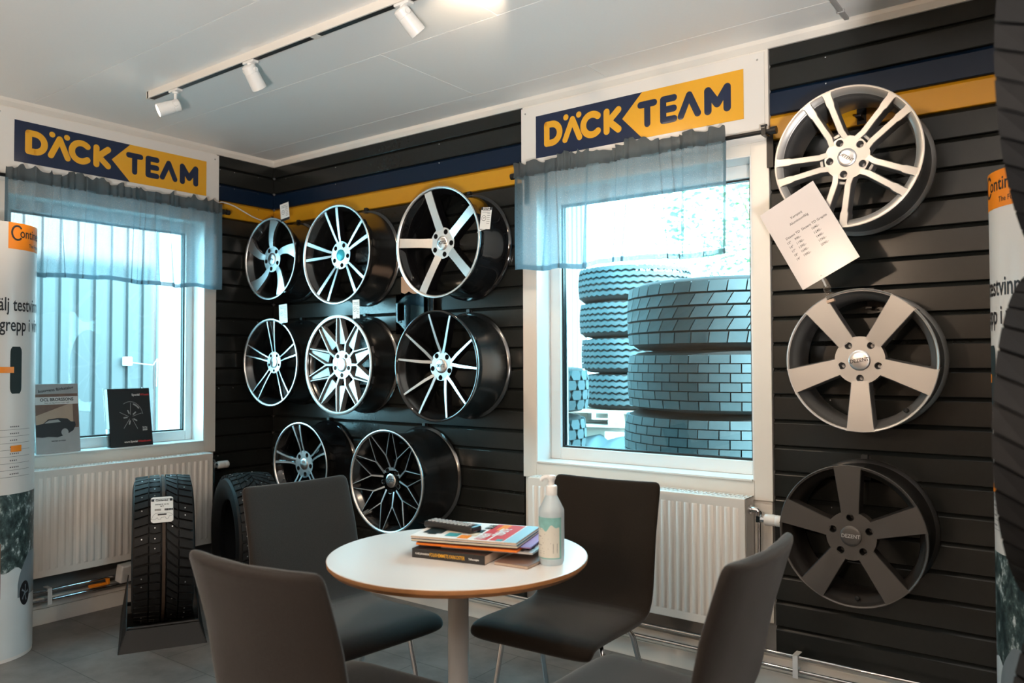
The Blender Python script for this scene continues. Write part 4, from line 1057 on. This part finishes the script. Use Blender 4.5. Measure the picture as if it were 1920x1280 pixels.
PROF = [(y_*1.035, z_) for y_, z_ in [(.258,.424),(.262,.436),(.250,.449),(.215,.455),(.12,.452),(.02,.447),(-.05,.447),(-.095,.456),(-.125,.480),(-.145,.515),(-.160,.56),(-.182,.64),(-.208,.73),(-.235,.82),(-.244,.845)]]
def make_chair(label, m):
    root = thing('upholstered_chair', label, 'chair', group='chairs around the round table')
    # smooth profile
    pts = []
    n = len(PROF)
    for i in range(n-1):
        p0, p1, p2, p3 = PROF[max(i-1,0)], PROF[i], PROF[i+1], PROF[min(i+2,n-1)]
        for t in range(4):
            f = t/4; pts.append(tuple(.5*((2*p1[j])+(p2[j]-p0[j])*f+(2*p0[j]-5*p1[j]+4*p2[j]-p3[j])*f*f+(3*p1[j]-p0[j]-3*p2[j]+p3[j])*f**3) for j in range(2)))
    pts.append(PROF[-1])
    S = [0]
    for a, b in zip(pts, pts[1:]): S.append(S[-1]+math.hypot(b[0]-a[0],b[1]-a[1]))
    T = S[-1]; K = 28
    def shell(i0, i1, name, mm):
        mb = MB(); vs = []; idx = list(range(i0, i1+1))
        for i in idx:
            y, z = pts[i]; a = pts[max(i-1,0)]; b = pts[min(i+1,len(pts)-1)]
            dy, dz = b[0]-a[0], b[1]-a[1]; L = math.hypot(dy,dz) or 1; ny, nz = dz/L, -dy/L   # points to sitter side
            if nz < 0 and z < .46: ny, nz = -ny, -nz
            ny, nz = (dz/L, -dy/L)
            s = S[i]/T
            w = .418 - .018*max(0,(s-.50)/.5)
            e = min(S[i], T-S[i]); rc = .024
            if e < rc: w -= 2*(rc-sqrt(max(0,rc*rc-(rc-e)**2)))*.75
            th = .036 if s < .45 else .034
            if e < .014: th *= .45+.55*sqrt(max(0,1-(1-e/.014)**2))
            curve = .022*max(0,min(1,(s-.5)/.3))
            for k in range(K):
                q = 2*pi*k/K; cx = cos(q); sx = sin(q); p = .36
                X = w/2*math.copysign(abs(cx)**p, cx); N_ = th/2*math.copysign(abs(sx)**.75, sx)
                dish = curve*(2*X/.4)**2
                vs.append((X, y+ny*(N_+dish), z+nz*(N_+dish)))
        fs = []
        m_ = len(idx)
        for i in range(m_-1):
            for k in range(K):
                l = (k+1) % K; fs.append((i*K+k, i*K+l, (i+1)*K+l, (i+1)*K+k))
        fs.append(list(range(K))); fs.append([(m_-1)*K+k for k in range(K)])
        mb.add(vs, fs); return mb.build(name, mm, root, smooth=60, fix=True)
    split = 28
    shell(0, split, 'seat', m); shell(split, len(pts)-1, 'backrest', m)
    for sx in (-1,1):
        for (yt, yf, xf) in ((.135,.215,.205),(-.045,-.200,.205)):
            mb = MB(); mb.tube([(sx*.06,yt,.424),(sx*.145,yt,.424),(sx*.165,yt+(yf-yt)*.03,.418),(sx*.175,yt+(yf-yt)*.10,.395),(sx*xf,yf,.006)], .0085, 12); mb.tube([(sx*xf,yf,0),(sx*xf,yf,.012)], .0105, 12)
            mb.build('leg', M_['chrome'], root, smooth=50)
    mb = MB(); mb.box((-.09,-.06,.418),(.09,.15,.431)); mb.build('seat_plate', M_['blackm'], root)
    return root
c1 = make_chair('grey upholstered chair seen from behind, nearest the viewer on the left', M_['fabric'])
c1.location = (2.725,-1.845,0); c1.rotation_euler = (0,0,rad(4))
dup(c1, 'grey upholstered chair left of the table, back towards the corner wheels', (2.158,-1.352,0), (0,0,rad(-96)))
dup(c1, 'grey upholstered chair seen edge-on at the right of the table', (3.295,-1.356,0), (0,0,rad(90)))
c3 = make_chair('dark brown upholstered chair behind the table in front of the right-hand radiator', M_['fabricd'])
c3.location = (2.757,-.892,0); c3.rotation_euler = (0,0,rad(183.2))

# ------------------------------------------------------------------ things on the table
def bookish(name, label, cat, loc, rot, L, D, T, mcover, mpage, group=None, art=None, spine=None, sag=0.0, softr=True):
    root = thing(name, label, cat, loc, (0,0,rot), group)
    mb = MB(); mb.box((.001,.001,.0008),(L-.001,D-.001,T-.0008)); mb.build('pages', mpage, root)
    mb = MB(); mb.box((0,0,T-.001),(L,D,T)); mb.box((0,0,0),(L,D,.001))
    if spine: mb.box((0,-.0006,0),(L,.0008,T))
    mb.build('cover', mcover, root)
    if art:
        for ai, (nm, m, rects) in enumerate(art):
            U = T+.00025*ai
            mb = MB()
            for it in rects:
                if len(it) == 4: x0,y0,x1,y1 = it; mb.box((x0*L,y0*D,U),(x1*L,y1*D,U+.0003))
                else:
                    s_, x, y, sz, rz = it; add_text(mb, s_, sz, Matrix.Translation((x*L,y*D,T+.0006)) @ Matrix.Rotation(rz,4,'Z'), 0, .0008)
            mb.build(nm, m, root)
    return root
GZ = .725
G = 'magazines in the pile on the table'
bk = bookish('paperback_book', 'thick black book with yellow spine title under the magazine pile', 'book', (2.612,-1.478,GZ), rad(12), .220,.150,.024, M_['black'], M_['pages'], None, spine=True)
mb = MB(); SM = Matrix.Translation((0,-.0010,0)) @ Matrix.Rotation(pi/2,4,'X')
add_text(mb,'FOLKHEMMETS FARKOSTER',.0130,SM @ Matrix.Translation((.108,.0075,0)),0,.00015,sx=.66); mb.build('spine_title', M_['yellow'], bk)
mb = MB(); add_text(mb,'CLAES JOHANSSON',.0065,SM @ Matrix.Translation((.032,.0095,0)),0,.0002,sx=.75); add_text(mb,'Trafiknostalgiska',.0065,SM @ Matrix.Translation((.188,.0095,0)),0,.0002,sx=.7); mb.build('spine_small_print', M_['paper'], bk)
bookish('magazine', 'brown-edged magazine lying on the table at the bottom right of pile', 'magazine', (2.842,-1.412,GZ), rad(6.5), .100,.170,.008, M_['brown'], M_['pages'], G)
bookish('magazine', 'magazine with black and white spotted cover low in the pile', 'magazine', (2.672,-1.430,GZ+.0245), rad(17.5), .262,.215,.005, M_['greyp'], M_['paper'], G, art=[('spots', M_['ink'], [(.86+.035*(i%3),.04+.085*i,.89+.035*(i%3),.09+.085*i) for i in range(11)])])
bookish('magazine', 'magazine with orange spine in the middle of the pile', 'magazine', (2.610,-1.462,GZ+.030), rad(17), .292,.212,.006, mat('red orange print', (.72,.13,.02), .45), M_['orange'], G)
bookish('magazine', 'magazine with purple cover corner sticking out of the pile', 'magazine', (2.628,-1.440,GZ+.0365), rad(19.5), .297,.212,.003, mat('purple print', (.30,.12,.34), .4), M_['paper'], G)
bookish('magazine', 'magazine with dark blue cover and cream page edges below the top one', 'magazine', (2.600,-1.470,GZ+.040), rad(18.5), .305,.215,.007, M_['tarp'], M_['cream'], G)
top = bookish('magazine', 'colourful magazine with red and orange cover panels on top of the pile', 'magazine', (2.595,-1.468,GZ+.0475), rad(18), .305,.215,.007, M_['paper'], M_['pages'], G,
 art=[('blue_print', M_['lblue'], [(.88,.0,1,1),(.34,.70,.44,.92)]),
      ('red_print', M_['red'], [(.60,.04,.72,.96),(.74,.04,.87,.96),(.44,.03,.52,.20)]),
      ('orange_print', M_['orange'], [(.66,.62,.74,.96),(.44,.03,.54,.20)]),
      ('teal_print', M_['teal'], [(.03,.76,.28,.97),(.30,.10,.42,.28),(.80,.02,.86,.12)]),
      ('car_pictures', M_['tarp'], [(.06,.20,.24,.50),(.12,.14,.20,.24),(.46,.40,.58,.56)]),
      ('tan_print', M_['cream'], [(.26,.32,.40,.46),(.50,.20,.58,.36),(.56,.66,.60,.90)]),
      ])
mb = MB(); T_ = .0088
add_text(mb,'TIGASTE',.040,Matrix.Translation((.243,.105,T_)) @ Matrix.Rotation(pi/2,4,'Z'),0,.0012,sx=.62); add_text(mb,'VÅREN',.036,Matrix.Translation((.210,.045,T_)) @ Matrix.Rotation(pi/2,4,'Z'),0,.0012,sx=.6); mb.build('cover_lettering', M_['paper'], top)
mb = MB(); add_text(mb,'BILAR',.030,Matrix.Translation((.186,.165,T_)) @ Matrix.Rotation(pi/2,4,'Z'),0,.0012,sx=.7); mb.build('cover_lettering_black', M_['ink'], top)
# remote control
rc = thing('remote_control', 'long black remote control lying on top of the magazine pile', 'remote', (2.640,-1.345,GZ+.0552), (0,0,rad(2)))
mb = MB(); mb.box((-.088,-.024,0),(.088,.024,.019)); mb.build('case', M_['black'], rc, bevel=.007)
mb = MB()
for i in range(11):
    for j in range(3): mb.lathe([(.0052,.0188),(.0048,.0212),(0,.0214)], 10, 0, Matrix.Translation((-.072+.0135*i, -.013+.013*j, 0)))
mb.build('buttons', M_['greyp'], rc)
# pump bottle
bt = thing('pump_bottle', 'frosted hand sanitizer pump bottle with teal label on the table', 'bottle', (2.955,-1.312,GZ))
mb = MB(); mb.lathe([(0,.001),(.029,.0),(.0325,.008),(.0335,.02),(.0335,.135),(.0332,.141),(.0155,.176),(.0140,.180)], 40); mb.build('bottle_body', M_['bottle'], bt, smooth=40)
mb = MB(); mb.lathe([(.0145,.178),(.0150,.180),(.0155,.200),(.0135,.203),(.008,.204),(.008,.212)], 28); mb.build('screw_cap', M_['wplast'], bt, smooth=40)
mb = MB(); mb.lathe([(.0075,.208),(.0085,.216),(.0110,.220),(.0120,.225),(.0100,.229),(0,.230)], 24); ad_ = Vector((-CR.x,-CR.y,0)); mb.tube([Vector((0,0,.224)),Vector((0,0,.225))+ad_*.016,Vector((0,0,.221))+ad_*.024,Vector((0,0,.215))+ad_*.027], [.007,.006,.005,.0045], 10); mb.build('pump_head', M_['wplast'], bt, smooth=50)
fa = atan2(CP.y+1.312, CP.x-2.955)
def bwrap(p): a = fa-rad(14)+p[0]/.0336; rr_ = .0338+p[2]; return (rr_*cos(a), rr_*sin(a), p[1])
def bpatch(name, x0, x1, z0, z1, m, lift=0, n=24, top=None):
    mb = MB(); vs = []
    for i in range(n+1):
        s = x0+(x1-x0)*i/n; vs += [bwrap((s,z0,lift)), bwrap((s,(top(s) if top else z1),lift))]
    mb.add(vs, [(2*i,2*i+2,2*i+3,2*i+1) for i in range(n)]); mb.build(name, m, bt, smooth=40)
bpatch('teal_label', -.042,.036,.018,.124, mat('mint label print', (.22,.48,.46), .4, noise=.3, nscale=60))
bpatch('cream_label', -.041,.030,.021,.100, mat('pale label print', (.70,.68,.60), .5), .0002, 24, lambda s: .097+.006*sin(s*120)+.004*sin(s*260))
mb = MB()
for q, (zz, x1) in enumerate(((.092,-.018),(.081,.016),(.074,-.022),(.069,.0),(.058,.006),(.052,-.02),(.044,.0),(.036,-.012),(.031,-.012))):
    mb.add([bwrap((x,z_,.0004)) for x, z_ in ((-.036,zz),((x1-.036)/2,zz),(x1,zz),(x1,zz+.0013),((x1-.036)/2,zz+.0013),(-.036,zz+.0013))],[(0,1,4,5),(1,2,3,4)])
for q in range(9): mb.add([bwrap((x,z_,.0004)) for x, z_ in ((.012,.034+q*.0028),(.024,.034+q*.0028),(.024,.0354+q*.0028+.0005*(q%2)),(.012,.0354+q*.0028+.0005*(q%2)))],[(0,1,2,3)])
mb.build('label_print', M_['ink'], bt)

# ------------------------------------------------------------------ brochures on the left sill
def brochure(label, y0, y1, z0, h, tilt, mfront, x0=-.022, T=.022, mside=None):
    W = y1-y0
    root = thing('brochure_stand', label, 'brochure', (x0,y0,z0), (0,-tilt,0))
    # local: y across, z up, +x to room
    mb = MB(); mb.box((-T,0,0),(0,W,h)); mb.build('brochure_pile', [mside or M_['pages']], root, bevel=.0008)
    return root, W
def flatY(y, z): # plane facing +x, text reads along +y
    return Matrix.Translation((.0012,y,z)) @ Matrix(((0,0,1,0),(1,0,0,0),(0,1,0,0),(0,0,0,1)))
S0 = LZ0+.0065
r1, W = brochure('grey wheel catalogue with car picture and white title band on the sill', -1.348,-1.141, S0, .340, rad(7), None, -.012, .010, M_['greyp'])
def fr(root, name, m, rects, lift=.0003):
    mb = MB()
    for y0,z0,y1,z1 in rects: mb.box((0,y0,z0),(lift,y1,z1))
    return mb.build(name, m, root)
fr(r1,'cover', M_['greyp'], [(.002,.002,W-.002,.338)], .0004)
fr(r1,'brown_photo', M_['brown'], [(.004,.12,W-.004,.290)], .0006)
mb = MB(); mb.prism([(.004,.185),(W-.03,.245),(W-.03,.125),(.004,.125)],0,.0003,0,Matrix.Translation((.0006,0,0)) @ Matrix(((0,0,1,0),(1,0,0,0),(0,1,0,0),(0,0,0,1)))); mb.build('photo_wall', M_['tan'], r1)
fr(r1,'title_band', M_['paper'], [(.004,.238,W-.002,.276)], .0011)
mb = MB(); add_text(mb,'OCL BRORSSONS',.021,flatY(W/2,.255) @ Matrix.Translation((0,0,.0004)),0,.0006,sx=.95); add_text(mb,'Däck och fälgtillbehör sedan 1967',.0085,flatY(W/2,.243) @ Matrix.Translation((0,0,.0004)))
add_text(mb,'Insorgens fälgkatalog',.020,flatY(W/2-.002,.306) @ Matrix.Rotation(rad(6),4,'Z'),0,.0004); add_text(mb,'WINTER 2019/2020',.008,flatY(W/2,.055),0,.0003); mb.build('printing', M_['ink'], r1)
car = [(.002,.082),(.03,.078),(.06,.080),(.10,.075),(.145,.088),(.175,.105),(.188,.13),(.185,.148),(.165,.150),(.150,.165),(.110,.170),(.060,.166),(.035,.145),(.002,.140)]
mb = MB(); mb.prism(car,0,.0003,0,flatY(0,0)); mb.build('printed_car', M_['ink'], r1)
mb = MB(); mb.prism([(.040,.146),(.062,.160),(.105,.163),(.118,.150)],0,.0002,0,flatY(0,0) @ Matrix.Translation((0,0,.0004))); mb.prism([(.135+.017*cos(2*pi*k/16),.098+.019*sin(2*pi*k/16)) for k in range(16)],0,.0002,0,flatY(0,0) @ Matrix.Translation((0,0,.0004))); mb.build('printed_windows', M_['greyp'], r1)
mb = MB(); mb.box((-.012,-.002,-.001),(-.010,W+.002,.30)); mb.build('acrylic_back', M_['acryl'], r1)
r2, W = brochure('black wheel catalogue with red lettering standing on the left sill', -.992,-.764, S0, .308, rad(9), None, -.008, .034, M_['black'])
fr(r2,'cover', M_['black'], [(.004,.002,W-.002,.304)], .0005)
mb = MB(); add_text(mb,'Special',.016,flatY(W-.078,.268),0,.0005); add_text(mb,'Spring',.010,flatY(W-.040,.094),0,.0003); add_text(mb,'2020',.013,flatY(W-.040,.080),0,.0005); add_text(mb,'www.Special',.014,flatY(W-.120,.020),0,.0004); mb.build('white_lettering', M_['paper'], r2)
mb = MB(); add_text(mb,'Wheels',.016,flatY(W-.030,.268),0,.0005); add_text(mb,'Wheels.com',.014,flatY(W-.046,.020),0,.0004); mb.build('red_lettering', M_['red'], r2)
mb = MB()
for k in range(5):
    a = rad(20+72*k); stroke(mb,[(.115+.012*cos(a),.155+.012*sin(a)),(.115+.062*cos(a-.1),.155+.075*sin(a-.1))],.0022,0,0,flatY(0,0)); 
    b_ = a+.35; stroke(mb,[(.115+.020*cos(b_),.155+.022*sin(b_)),(.115+.036*cos(b_),.155+.038*sin(b_))],.007,0,0,flatY(0,0))
stroke(mb,[(.115+.068*cos(rad(t)),.155+.082*sin(rad(t))) for t in range(10,130,10)],.002,0,0,flatY(0,0)); stroke(mb,[(.115+.060*cos(rad(t)),.155+.072*sin(rad(t))) for t in range(40,80,10)],.008,0,0,flatY(0,0))
mb.build('printed_wheel', M_['greyp'], r2)
mb = MB(); mb.box((-.037,-.003,-.001),(-.035,W-.02,.316)); mb.box((-.037,-.003,-.001),(.002,-.001,.10)); mb.build('acrylic_holder', M_['acryl'], r2)

# ------------------------------------------------------------------ outside
mb = MB(); mb.box((-14,-8,-.16),(14,22,-.03)); struct(mb.build('trim_7', M_['asph']))
# white corrugated shed along the yard
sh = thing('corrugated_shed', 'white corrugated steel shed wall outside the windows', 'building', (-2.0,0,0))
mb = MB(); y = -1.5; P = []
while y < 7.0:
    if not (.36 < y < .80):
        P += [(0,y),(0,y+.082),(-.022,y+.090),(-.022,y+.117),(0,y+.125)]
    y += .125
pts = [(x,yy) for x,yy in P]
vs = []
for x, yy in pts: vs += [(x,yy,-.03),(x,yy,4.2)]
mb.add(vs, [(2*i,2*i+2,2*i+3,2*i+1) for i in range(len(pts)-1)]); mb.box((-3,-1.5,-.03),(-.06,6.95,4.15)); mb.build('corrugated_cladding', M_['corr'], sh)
mb = MB(); mb.box((-.03,.36,-.03),(.03,.83,4.2)); mb.build('smooth_sheet', mat('sunlit white sheet', (.32,.32,.32), .4), sh, bevel=.004)  # sunlight on this strip of wall is put into its brighter colour
mb = MB(); mb.box((-3.1,-1.6,4.15),(.12,7.05,4.3)); mb.build('roof_edge', M_['greyp'], sh)
lampb = thing('outdoor_wall_box', 'small white box on the corrugated shed seen through left window', 'box', (-1.985,.105,1.27))
mb = MB(); mb.box((-.013,-.028,-.034),(.04,.028,.034)); mb.build('housing', mat('white box', (.95,.95,.95), .4), lampb, bevel=.006)
mb = MB(); mb.tube([(.02,.028,-.01),(.03,.20,-.03),(.02,.24,.02),(.01,.24,-.20)], .003, 6); mb.build('cable', M_['wplast'], lampb)
# truck tyres: front stack (right-hand window)
FX, FY = 2.593, .935
D1, D2 = M_['rubdust'], M_['rubgroove']
G1 = 'truck tyres stacked outside the right-hand window'
zz = 1.652
a = tyre_root('dusty truck tyre with slanted tread blocks, top of the nearest outdoor stack', G1, (FX,FY,zz-.17), (0,0,.3), .555,.345,.29,'slant',D1,D2)
b = tyre_root('dusty truck tyre with brick-like tread, second from top of nearest outdoor stack', G1, (FX+.01,FY-.01,zz-.346-.15), (0,0,1.1), .560,.300,.29,'brick',D1,D2)
dup(b, 'dusty truck tyre with brick-like tread, third from top of nearest outdoor stack', (FX-.015,FY,zz-.648-.15), (0,0,2.0))
dup(b, 'dusty truck tyre low in the nearest outdoor stack, fourth from top', (FX,FY+.01,zz-.950-.15), (0,0,.7))
dup(b, 'dusty truck tyre at the bottom of the nearest outdoor stack', (FX+.01,FY,zz-1.252-.15), (0,0,2.7))
def pallet(label, c, z, w=1.2, dd=1.0, rot=0):
    root = thing('wooden_pallet', label, 'pallet', (c[0],c[1],z), (0,0,rot), 'pallets under the outdoor tyre stacks')
    mb = MB()
    for i in range(7): mb.box((-w/2,-dd/2+i*(dd-.1)/6,.118),(w/2,-dd/2+.1+i*(dd-.1)/6,.14))
    mb.build('top_boards', M_['pallet'], root)
    mb = MB()
    for i in range(3):
        for j in range(3): mb.box((-w/2+i*(w-.14)/2,-dd/2+j*(dd-.1)/2,.02),(-w/2+.14+i*(w-.14)/2,-dd/2+.1+j*(dd-.1)/2,.098))
    mb.build('blocks', M_['pallet'], root)
    mb = MB()
    for j in range(3): mb.box((-w/2,-dd/2+j*(dd-.1)/2,0),(w/2,-dd/2+.1+j*(dd-.1)/2,.02)); mb.box((-w/2+j*(w-.14)/2,-dd/2,.098),(-w/2+.14+j*(w-.14)/2,dd/2,.118))
    mb.build('stringers', M_['pallet'], root)
    return root
pallet('wooden pallet under the nearest outdoor tyre stack', (FX,FY), zz-1.553-.142, 1.1, 1.0)
# rear stack
BX, BY = .755, 3.30; zz = 2.085
a = tyre_root('dark truck tyre with chalk writing, top of the rear outdoor stack', G1, (BX,BY,zz-.155), (0,0,.2), .505,.305,.28,'zigzag',M_['rubdust2'],D2)
dup(a, 'dark truck tyre with zigzag tread, second from top of rear outdoor stack', (BX+.01,BY,zz-.31-.155), (0,0,1.3))
dup(a, 'dark truck tyre with zigzag tread, third from top of rear outdoor stack', (BX+.03,BY,zz-.62-.155), (0,0,2.2))
dup(a, 'dark truck tyre with zigzag tread, resting on the raised pallet', (BX+.05,BY,zz-.93-.155), (0,0,3.0))
mb = MB(); fa2 = atan2(CP.y-BY, CP.x-BX)
for s_, th in (('M.',.10),('HALLGREN',.55)):
    def f2(p, th=th): ang = fa2+th+p[0]/.49; return (.486*cos(ang), .486*sin(ang), p[1])
    add_text(mb, s_, .085, None, 0, .001, fn=f2)
o = mb.build('chalk_writing', M_['paper'], a, (0,0,.085), (0,0,-.2))
pallet('raised wooden pallet carrying the rear outdoor tyre stack', (BX+.04,BY), zz-1.24-.1405, 1.25, 1.1, .12)
cr_ = thing('covered_crate', 'blue-grey tarpaulin-covered crate below the raised outdoor pallet', 'crate', (BX+.1,BY,-.03))
mb = MB(); mb.box((-.60,-.52,0),(.60,.52,.728)); mb.build('crate', M_['pallet'], cr_)
mb = MB(); n = 24; vs = []
for i in range(n+1):
    t = -.9+1.8*i/n
    vs += [(t,-1.15+.10*sin(i*1.9),.02),(t,-.86+.07*sin(i*1.9+.6),.33+.07*sin(i*1.3)),(t,-.60,.62+.04*sin(i*2.1)),(t,-.535,.66+.02*sin(i*2.1))]
mb.add(vs, [(4*i+k,4*i+4+k,4*i+5+k,4*i+1+k) for i in range(n) for k in range(3)]); mb.build('tarpaulin', M_['tarp'], cr_, smooth=50)
mb = MB(); mb.box((-.10,-.545,.58),(.12,-.535,.70)); mb.build('white_notice', M_['paper'], cr_)
# left stack of chunky tyres
LX, LY = 1.010, 1.135; zz = 1.222
a = tyre_root('dark chunky-treaded truck tyre, upper one at left edge of right-hand window', G1, (LX,LY,zz-.145), (0,0,0), .495,.285,.27,'lug',M_['rubdust2'],D2)
for q, lab in enumerate(('dark chunky-treaded truck tyre, second one at left edge of right-hand window','dark chunky-treaded truck tyre, third down at the left outdoor stack','dark chunky-treaded truck tyre at the bottom of the left outdoor stack')):
    dup(a, lab, (LX-.02,LY,zz-.145-.307*(q+1)), (0,0,.05+.4*q))
pallet('thin pallet under the left outdoor tyre stack', (LX,LY), zz-.001-.307*4+.022-.145-.02-.0, 1.0, 1.0)
# trees beyond the yard
def tree(label, c, h, r, n, seed):
    root = thing('leafy_tree', label, 'tree', (c[0],c[1],-.03), (0,0,0), 'trees beyond the yard'); rs = random.Random(seed)
    mb = MB(); mb.tube([(0,0,0),(.05,.02,h*.4),(0,.05,h*.8)], [.16,.12,.04], 10)
    for k in range(6):
        a = rs.random()*6.28; mb.tube([(.03,.03,h*(.35+.07*k)),(r*.6*cos(a),r*.6*sin(a),h*(.5+.07*k))],[.05,.015],6)
    mb.build('trunk', M_['bark'], root)
    mb = MB(); cl = [(rs.gauss(0,r*.45),rs.gauss(0,r*.45),h*(.35+.6*rs.random()),r*rs.uniform(.25,.5)) for _ in range(26)]
    for _ in range(n):
        x, y, z, q = rs.choice(cl); v = Vector((rs.gauss(0,1),rs.gauss(0,1),rs.gauss(0,1))).normalized()*q*rs.random()**.4
        p = Vector((x,y,z))+v; s = rs.uniform(.05,.11)
        M = Matrix.Translation(p) @ Matrix.Rotation(rs.random()*6.28,4,'Z') @ Matrix.Rotation(rs.random()*3.14,4,'X')
        mb.add([(-s,0,0),(0,-s*.5,.01),(s,0,0),(0,s*.5,.01)],[(0,1,2,3)],0,M)
    mb.build('foliage', M_['leaf'], root)
tree('bright green leafy tree beyond the tyres at the right of the window', (1.3,11.0), 5.4, 1.4, 2600, 1)
tree('bright green leafy tree left of the others behind the rear tyre stack', (-2.6,15.5), 6.6, 1.7, 2600, 2)
tree('tall pale green tree at the far right beyond the yard', (5.6,14.4), 7.2, 1.8, 2600, 3)

# ------------------------------------------------------------------ light
w = bpy.data.worlds.new('sky'); sc.world = w; w.use_nodes = True; nt = w.node_tree
bg = nt.nodes['Background']; tc = nt.nodes.new('ShaderNodeTexCoord'); sp = nt.nodes.new('ShaderNodeSeparateXYZ'); cr = nt.nodes.new('ShaderNodeValToRGB')
cr.color_ramp.elements[0].position = .0; cr.color_ramp.elements[0].color = (.42,.80,.93,1); cr.color_ramp.elements[1].position = .8; cr.color_ramp.elements[1].color = (.27,.71,.90,1)
nt.links.new(tc.outputs['Generated'], sp.inputs[0]); nt.links.new(sp.outputs[2], cr.inputs[0]); nt.links.new(cr.outputs[0], bg.inputs[0]); bg.inputs[1].default_value = 24
su = bpy.data.lights.new('sun','SUN'); su.energy = 50; su.color = (.78,.95,1); su.angle = rad(3); so = bpy.data.objects.new('sun', su); COL.objects.link(so)
so.rotation_euler = Vector((.75,-.02,.40)).to_track_quat('Z','Y').to_euler()
def portal(name, loc, rot, sx, sy):
    l = bpy.data.lights.new(name,'AREA'); l.shape = 'RECTANGLE'; l.size = sx; l.size_y = sy; l.cycles.is_portal = True
    o = bpy.data.objects.new(name, l); COL.objects.link(o); o.location = loc; o.rotation_euler = rot
portal('window_portal', (2.51,.23,1.425), (-pi/2,0,0), 1.03, 1.27)
portal('window_portal_left', (-.23,-.986,1.435), (0,-pi/2,0), 1.25, 1.03)
# ceiling luminaires further back in the shop
for x, y, e in ((4.4,-6.6,125),(1.8,-6.6,85)):
    l = bpy.data.lights.new('ceiling_luminaire','POINT'); l.shadow_soft_size = .09; l.energy = e; l.color = (1,.74,.52)
    o = bpy.data.objects.new('ceiling_luminaire', l); COL.objects.link(o); o.location = (x,y,H-.22)

l = bpy.data.lights.new('ceiling_fill','SPOT'); l.energy = 500; l.color = (1,.94,.88); l.spot_size = rad(110); l.spot_blend = .7; l.shadow_soft_size = .12  # unseen fill light behind the camera, added to brighten the ceiling
o = bpy.data.objects.new('ceiling_fill', l); COL.objects.link(o); o.location = (5.0,-4.2,.55); o.rotation_euler = Vector((.36,-.42,-.85)).to_track_quat('Z','Y').to_euler()

sc.view_settings.view_transform = 'Standard'; sc.view_settings.look = 'None'; sc.view_settings.gamma = 1; sc.view_settings.use_curve_mapping = False
sc.view_settings.exposure = 0.5
cy = sc.cycles
cy.use_denoising = True; cy.max_bounces = 8; cy.diffuse_bounces = 4; cy.glossy_bounces = 4; cy.transmission_bounces = 6; cy.transparent_max_bounces = 16
cy.caustics_reflective = False; cy.caustics_refractive = False; cy.sample_clamp_indirect = 6; cy.use_adaptive_sampling = False
